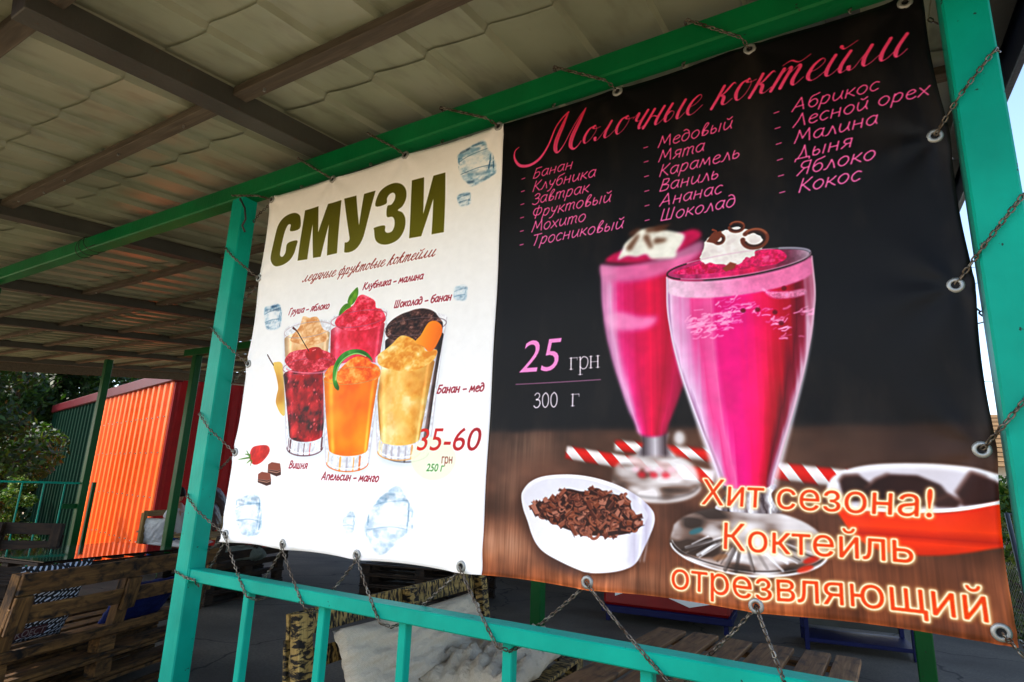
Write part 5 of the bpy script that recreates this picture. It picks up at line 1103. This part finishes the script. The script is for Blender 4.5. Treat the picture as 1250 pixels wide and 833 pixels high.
def tree(loc, h, rad, seed, label, group=None, mat='leaf_dark', n=9000, size=.09, low=.15, cat='tree', name='tree'):
    r = random.Random(seed); t = empty(name, loc, r.uniform(0, 6), label=label, cat=cat, group=group); cs, rs_ = [], []; bm = bmesh.new(); th = h*.55
    tube_bm([(0, 0, -.3), (.05*h*.2, 0, th*.4), (-.02*h, .03*h, th)], [.03*h, .022*h, .014*h], 9, bm)
    for k in range(int(16+rad*5)):
        a = r.uniform(0, 6.28); z = h*(low+(1-low)*r.uniform(0, 1)**.8); rr = rad*math.sqrt(r.uniform(.05, 1))*(1-.6*max(0, (z/h-.5)*2)**2); q = Vector((rr*math.cos(a), rr*math.sin(a), z)); cs.append(q[:]); rs_.append(rad*r.uniform(.2, .42))
        if k < 9: s0 = Vector((0, 0, min(th, z)*.7)); tube_bm([s0, s0.lerp(q, .5)+Vector((0, 0, .05*h)), q], [.011*h, .007*h, .003*h], 5, bm)
    link('trunk', bm, 'bark', t, True); link('crown', leaves_me('crown', cs, rs_, n, size, seed, mat), None, t); return t
def atd(px, D, z=0):
    v = ray(px, 560); k = D/math.hypot(v[0], v[1]); return Vector((CP[0]+v[0]*k, CP[1]+v[1]*k, z))

tree(atd(-95, 21, -2.2), 7.4, 2.6, 1, 'dense dark tree at the far left edge, behind the thin railing', n=20000, size=.10, low=.02)
tree(atd(8, 38, -2.2), 13, 4.4, 2, 'tall dark leafy tree just left of the green shed wall', n=30000, size=.17, low=.0)
tree(atd(112, 46, -2.2), 15, 5.2, 3, 'leafy tree rising behind the maroon roof edge of the shed', n=26000, size=.2, low=.05)
tree(atd(-60, 46, -2.2), 15, 5.6, 12, 'broad dark tree farthest back at the left', n=22000, size=.22, low=.0)
tree(atd(30, 31, -2.2), 3.4, 1.3, 8, 'low sunlit bush seen through the thin green railing', mat='leaf_bright', n=9000, size=.07, low=.0, cat='bush', name='bush')
tree(atd(-6, 27, -2.2), 3.6, 1.5, 9, 'dull green bush at the far left below the railing', mat='leaf_dark', n=10000, size=.07, low=.0, cat='bush', name='bush')
# right: hedge, wire fence, neighbour house, pole
hd = [atd(1232, 11.5), atd(1262, 10.5), atd(1205, 13)]
for i, (p, lab) in enumerate(zip(hd, ('bright green bush behind the wire fence beside the banner\'s right edge', 'bright green bush hidden partly by the wide right post', 'bright green bush beneath the white wall'))):
    tree(p, 1.75, .95, 20+i, lab, mat='leaf_bright', n=5200, size=.05, low=.02, cat='bush', name='bush')
fA, fB = atd(1150, 12.2), atd(1400, 7.2); wf = empty('wire_fence', fA, 0, label='chain link fence with grey posts in front of the bushes at right', cat='fence'); dF = fB-fA; Lf = dF.length; uF = dF/Lf
for k in range(5): link('fence_post', tube_bm([uF*(Lf*k/4), uF*(Lf*k/4)+Vector((0, 0, 1.5))], .025, 8), 'dark_steel', wf, True)
link('fence_rail', tube_bm([Vector((0, 0, 1.48)), dF+Vector((0, 0, 1.48))], .018, 8), 'dark_steel', wf, True)
V, F = [], []
def strip(p, q, w=.0035):
    n = len(V); up = Vector((0, 0, w)); V.extend([(p-up)[:], (q-up)[:], (q+up)[:], (p+up)[:]]); F.append((n, n+1, n+2, n+3))
st = .075; nn_ = int(Lf/st)
for k in range(-19, nn_):
    for sgn in (1, -1):
        s0, s1 = k*st, k*st+1.42; z0, z1 = (.04, 1.46) if sgn > 0 else (1.46, .04)
        a0, a1 = max(0, s0), min(Lf, s1)
        if a1 <= a0: continue
        f = lambda s_: z0+(z1-z0)*(s_-s0)/(s1-s0); strip(uF*a0+Vector((0, 0, f(a0))), uF*a1+Vector((0, 0, f(a1))))
me = bpy.data.meshes.new('wire_mesh'); me.from_pydata(V, [], F); me.materials.append(MAT['zinc']); o = link('wire_mesh', me, None, wf); o['kind'] = 'stuff'
# neighbour house
hp = atd(1222, 17.5); v2 = ray(1222, 560); yaw = math.atan2(v2[1], v2[0])-math.pi/2+.35
hs = empty('house', hp, yaw, label='small white house with a brown slatted roof behind the right edge of the banner', cat='house')
link('wall', box_bm(7, 4, 2.5, .02, loc=(1, 2, 1.25)), 'white_paint', hs)
f = link('window', box_bm(1.0, .08, 1.0, .01, loc=(-.4, -.02, 1.5)), 'blue_paint', hs); link('pane', box_bm(.84, .03, .84, .004, loc=(-.4, -.06, 1.5)), 'glass', f)
link('door', box_bm(.9, .06, 2.0, .01, loc=(1.6, -.02, 1.0)), 'wall_wood', hs)
sc_ = cache.setdefault('slat', link_mesh('roof_slat', box_bm(8.2, .16, .03, .005), 'roof_slats'))
for k in range(12): o = link('roof_slat', sc_, None, hs); o.location = (1, -.5+.165*k, 2.46+.115*k); o.rotation_euler = (.62, 0, 0)
link('roof_sheet', bar_bm((-3.1, .42, 3.06), (5.1, .42, 3.06), 2.1, .03, .004, up=(0, -.57, .82)), 'roof_slats', hs)
for xx in (-3, -1, 1, 3, 5): link('roof_brace', bar_bm((xx, -.1, 1.9), (xx, -.55, 2.42), .06, .06, .004, up=(1, 0, 0)), 'wall_wood', hs)
wt = atd(1219, 13.4); o = empty('water_tank', wt, 0, label='white rounded tank standing before the white house wall', cat='tank')
link('barrel', tube_bm([(0, 0, 0), (0, 0, 1.35), (0, 0, 1.7), (0, 0, 1.9), (0, 0, 1.98)], [.24, .24, .2, .12, .03], 20), 'white_paint', o, True); link('stand', box_bm(.6, .6, .5, .01, loc=(0, 0, .0)), 'dark_steel', o)
# overhead cables
for i, (pA, pB, za, zb, lab) in enumerate((((1100, 16), (1500, 15), 7.0, 6.6, 'thin overhead cable, highest of those right of the wide post'), ((1100, 18), (1500, 17), 7.0, 7.2, 'thin overhead cable just below the highest one'), ((1080, 14), (1500, 12), 4.9, 5.2, 'thick black overhead cable crossing the white sky at right'), ((1080, 17), (1500, 15), 4.6, 4.3, 'thin overhead cable, lowest over the house roof'))):
    A, B = atd(pA[0], pA[1], za), atd(pB[0], pB[1], zb); P = sag(A, B, .35, 14); c = (A+B)/2
    o = link('overhead_cable', tube_bm([p-c for p in P], .014 if i == 2 else .007, 5), 'black', None, True, label=lab, cat='cable'); o.location = c
# hose at right
P = [atd(1213, 6.6, .02), atd(1222, 6.2, .05), atd(1230, 6.9, .35), atd(1226, 7.6, .9), atd(1219, 8.2, 1.5)]; c = P[1].copy()
tag(link('garden_hose', tube_bm([p-c for p in P], .022, 8), 'black', None, True), 'black hose lying on the concrete right of the banner', 'hose').location = c
# ================================================================ SEATED PERSON AND THE CORNER BEHIND THE LEFT POST
def skin(name, V, E_, R_, mat, parent, root=0, sub=2):
    me = bpy.data.meshes.new(name); me.from_pydata(V, E_, []); o = bpy.data.objects.new(name, me); COL.objects.link(o); o.parent = parent
    md = o.modifiers.new('s', 'SKIN'); 
    for i, r in enumerate(R_): sv = me.skin_vertices[0].data[i]; sv.radius = (r, r) if not isinstance(r, tuple) else r; sv.use_root = (i == root)
    if sub: s_ = o.modifiers.new('u', 'SUBSURF'); s_.levels = s_.render_levels = sub
    bpy.context.view_layer.update(); dg = bpy.context.evaluated_depsgraph_get(); nm = bpy.data.meshes.new_from_object(o.evaluated_get(dg)); o.modifiers.clear(); o.data = nm; nm.materials.clear(); nm.materials.append(MAT[mat]); nm.shade_smooth(); return o
chp_ = Vector(onZ(203, 660, .52)); chp_.z = 0
# frame: local x = the way the person faces (left in the photo), local y = their left
fdir = Vector((ray(60, 560)[0], ray(60, 560)[1], 0)).normalized(); lat = Vector((RM[0][0], RM[0][1], 0)).normalized()
face = (-lat*.85+Vector((ray(205, 560)[0], ray(205, 560)[1], 0)).normalized()*.1).normalized(); rzc = math.atan2(face.y, face.x)
sp_ = Vector(onZ(222, 662, .5)); sp_.z = 0
ch = empty('pallet_chair', sp_, rzc, label='light wooden pallet armchair with white cushions under the seated person', cat='chair')
# local x = forwards
for z in (.14, .28, .42):
    for yy in (-.3, 0, .3): plank('side_board', (-.35, yy, z), (.42, yy, z), .1, .022, 'light_wood', ch)
    for xx in (-.3, .05, .36): plank('deck_board', (xx, -.36, z-.06), (xx, .36, z-.06), .1, .04, 'light_wood', ch)
for yy in (-.38, .38):
    for xx in (-.38, .44): plank('upright', (xx, yy, 0), (xx, yy, .95 if xx > 0 else 1.0), .09, .05, 'light_wood', ch, up=(1, 0, 0))
for z in (.93, .8): plank('front_board', (.47, -.36, z), (.47, .36, z), .02, .09, 'light_wood', ch)
for z in (.6, .78, .96): plank('back_board', (-.42, -.36, z), (-.42, .36, z), .02, .1, 'light_wood', ch)
cushion('cushion', local(ch, (.02, 0, .49)), rzc, (.72, .68, .13), 'white_cloth', 0, 'white seat cushion under the seated person', 31)
cushion('cushion', local(ch, (.28, .30, .68)), rzc, (.40, .40, .16), 'white_cloth', math.radians(80), 'crumpled white cloth on the front of the light armchair', 32, wr=.02)
pe = empty('person', local(ch, (.13, .02, .55)), rzc, label='person in white T-shirt and jeans sitting in the light wooden armchair', cat='person')
S = lambda pts: [tuple(p) for p in pts]
# body: pelvis root; skin shows at head, neck, arms
V = [(0, 0, 0), (.0, 0, .14), (-.01, 0, .28), (-.0, 0, .42), (.01, 0, .50), (.03, 0, .56),        # 0-5 pelvis..neck
     (.0, .17, .45), (.07, .24, .22), (.30, .21, .14), (.36, .20, .13),                                   # 6-9 left arm
     (.0, -.17, .45), (.08, -.25, .22), (.30, -.20, .13), (.36, -.19, .12),                               # 10-13 right arm
     (.02, .10, -.02), (.42, .13, .0), (.44, .13, -.24), (.45, .13, -.46), (.55, .13, -.50),              # 14-18 left leg
     (.02, -.10, -.02), (.42, -.13, .0), (.44, -.13, -.24), (.45, -.13, -.46), (.55, -.13, -.50)]         # 19-23 right leg
E_ = [(0, 1), (1, 2), (2, 3), (3, 4), (4, 5), (3, 6), (6, 7), (7, 8), (8, 9), (3, 10), (10, 11), (11, 12), (12, 13), (0, 14), (14, 15), (15, 16), (16, 17), (17, 18), (0, 19), (19, 20), (20, 21), (21, 22), (22, 23)]
R_ = [(.13, .11), (.14, .1), (.14, .11), (.12, .1), .06, .052, .055, .045, .034, .03, .055, .045, .034, .03, .085, .062, .05, .04, .035, .085, .062, .05, .04, .035]
body = skin('body', V, E_, R_, 'skin', pe)
# head with nose, chin, ears
bm = bmesh.new(); bmesh.ops.create_uvsphere(bm, u_segments=24, v_segments=16, radius=1)
for v in bm.verts:
    x, y, z = v.co; f = max(0, x); v.co = Vector((x*.095+(.012*f*math.exp(-((z+.55)/.25)**2)), y*.074*(1-.22*max(0, -z)), z*.118))
    if f > .9 and abs(y) < .3 and -.35 < z < .15: v.co.x += .02*(1-abs(y)/.3)
    if f > .5 and .05 < z < .3 and .2 < abs(y) < .55: v.co.x -= .008
for sy in (-1, 1): box_bm(.03, .014, .05, .006, bm, loc=(-.005, sy*.078, -.005))
hd_ = link('head', bm, 'skin', pe, True); hd_.location = (.055, 0, .675); hd_.rotation_euler = (0, .12, .15)
bm = bmesh.new()
for sy in (-1, 1): bmesh.ops.create_uvsphere(bm, u_segments=10, v_segments=6, radius=.011, matrix=Matrix.Translation((.087, sy*.03, .018)))
link('eyes', bm, 'hair', hd_, True); link('mouth', box_bm(.012, .045, .006, .002, loc=(.1, 0, -.058)), 'red_sheet', hd_)
bm = bmesh.new(); bmesh.ops.create_uvsphere(bm, u_segments=28, v_segments=18, radius=1)
for v in bm.verts: v.co = Vector((v.co.x*.108-.012, v.co.y*.087, v.co.z*.128+.01))
bmesh.ops.delete(bm, geom=[v for v in bm.verts if v.co.z < -.05 or (v.co.x > .045 and v.co.z < .065)], context='VERTS')
o = link('hair', bm, 'hair', pe, True); o.location = hd_.location; o.rotation_euler = hd_.rotation_euler; o.modifiers.new('t', 'SOLIDIFY').thickness = .008
# hands with five fingers each
def hand(base, sgn):
    V, E2, R2 = [base, base+Vector((.05, 0, -.005)), base+Vector((.085, 0, -.012))], [(0, 1), (1, 2)], [(.026, .018), (.034, .014), (.036, .013)]
    for k, (yy, L) in enumerate(((-.027, .06), (-.009, .072), (.009, .068), (.027, .052))):
        n0 = len(V); b_ = base+Vector((.09, yy, -.012)); V += [b_, b_+Vector((L*.5, 0, -.01)), b_+Vector((L*.85, 0, -.035))]; E2 += [(2, n0), (n0, n0+1), (n0+1, n0+2)]; R2 += [.0095, .0085, .0075]
    n0 = len(V); b_ = base+Vector((.03, sgn*.034, -.006)); V += [b_, b_+Vector((.03, sgn*.022, -.01)), b_+Vector((.055, sgn*.026, -.018))]; E2 += [(1, n0), (n0, n0+1), (n0+1, n0+2)]; R2 += [.012, .0105, .009]
    skin('hand', [tuple(v) for v in V], E2, R2, 'skin', pe, 0, 1)
hand(Vector((.36, .20, .13)), -1); hand(Vector((.36, -.19, .12)), 1)
skin('t_shirt', [(-.01, 0, .02), (-.01, 0, .14), (-.01, 0, .28), (0, 0, .42), (.005, 0, .475), (.0, .17, .445), (.05, .225, .30), (.0, -.17, .445), (.05, -.235, .30)], [(0, 1), (1, 2), (2, 3), (3, 4), (3, 5), (5, 6), (3, 7), (7, 8)],
     [(.15, .13), (.155, .125), (.155, .13), (.14, .12), (.085, .085), .075, .068, .075, .068], 'white_cloth', pe)
skin('jeans', V[:1]+[V[14], V[15], V[16], (.45, .13, -.42), V[19], V[20], V[21], (.45, -.13, -.42)], [(0, 1), (1, 2), (2, 3), (3, 4), (0, 5), (5, 6), (6, 7), (7, 8)], [(.15, .13), .1, .078, .062, .055, .1, .078, .062, .055], 'denim', pe)
for sy in (-.13, .13): skin('shoe', [(.44, sy, -.5), (.52, sy, -.51), (.60, sy, -.52)], [(0, 1), (1, 2)], [(.045, .04), (.045, .035), (.04, .026)], 'dark_cloth', pe, 0, 1)
skin('shoulder_bag', [(.0, .10, .38), (.02, .2, .24), (.06, .24, .12), (.02, .24, .02)], [(0, 1), (1, 2), (2, 3)], [(.07, .05), (.10, .05), (.12, .07), (.1, .06)], 'dark_cloth', pe)
# table and brown cushions in the corner
ct = Vector(onZ(266, 652, .72)); ct.z = 0
k2 = empty('pallet_table', ct, rzc, label='rough wooden table seen between the left turquoise post and the banner', cat='table')
for i in range(6): plank('top_board', (-.45+.18*i, -.5, .70), (-.45+.18*i, .5, .70), .15, .03, 'light_wood', k2)
for xx in (-.42, .42):
    for yy in (-.44, .44): plank('leg', (xx, yy, 0), (xx, yy, .68), .1, .1, 'light_wood', k2)
for zz in (.2, .45): plank('rail_board', (-.45, -.44, zz), (.45, -.44, zz), .03, .1, 'dark_pallet_wood', k2)
c1 = Vector(onZ(260, 630, .95)); c2 = Vector(onZ(267, 612, 1.16)); cushion('cushion', c1, rzc-1.2, (.5, .46, .2), 'brown_leather', math.radians(70), 'brown rounded leather cushion, lower of two behind the left turquoise post', 41, .6, wr=.004)
cushion('cushion', c2, rzc-1.2, (.46, .5, .2), 'brown_leather', math.radians(62), 'brown rounded leather cushion, upper of two behind the left turquoise post', 42, .6, wr=.004)
r1 = Vector(onZ(298, 676, .55)); cushion('folded_blanket', r1, rzc+.3, (.55, .36, .2), 'grey_cloth', math.radians(10), 'grey folded blanket on the dark bench just under the banner\'s lower left corner', 43, .5, cat='blanket')
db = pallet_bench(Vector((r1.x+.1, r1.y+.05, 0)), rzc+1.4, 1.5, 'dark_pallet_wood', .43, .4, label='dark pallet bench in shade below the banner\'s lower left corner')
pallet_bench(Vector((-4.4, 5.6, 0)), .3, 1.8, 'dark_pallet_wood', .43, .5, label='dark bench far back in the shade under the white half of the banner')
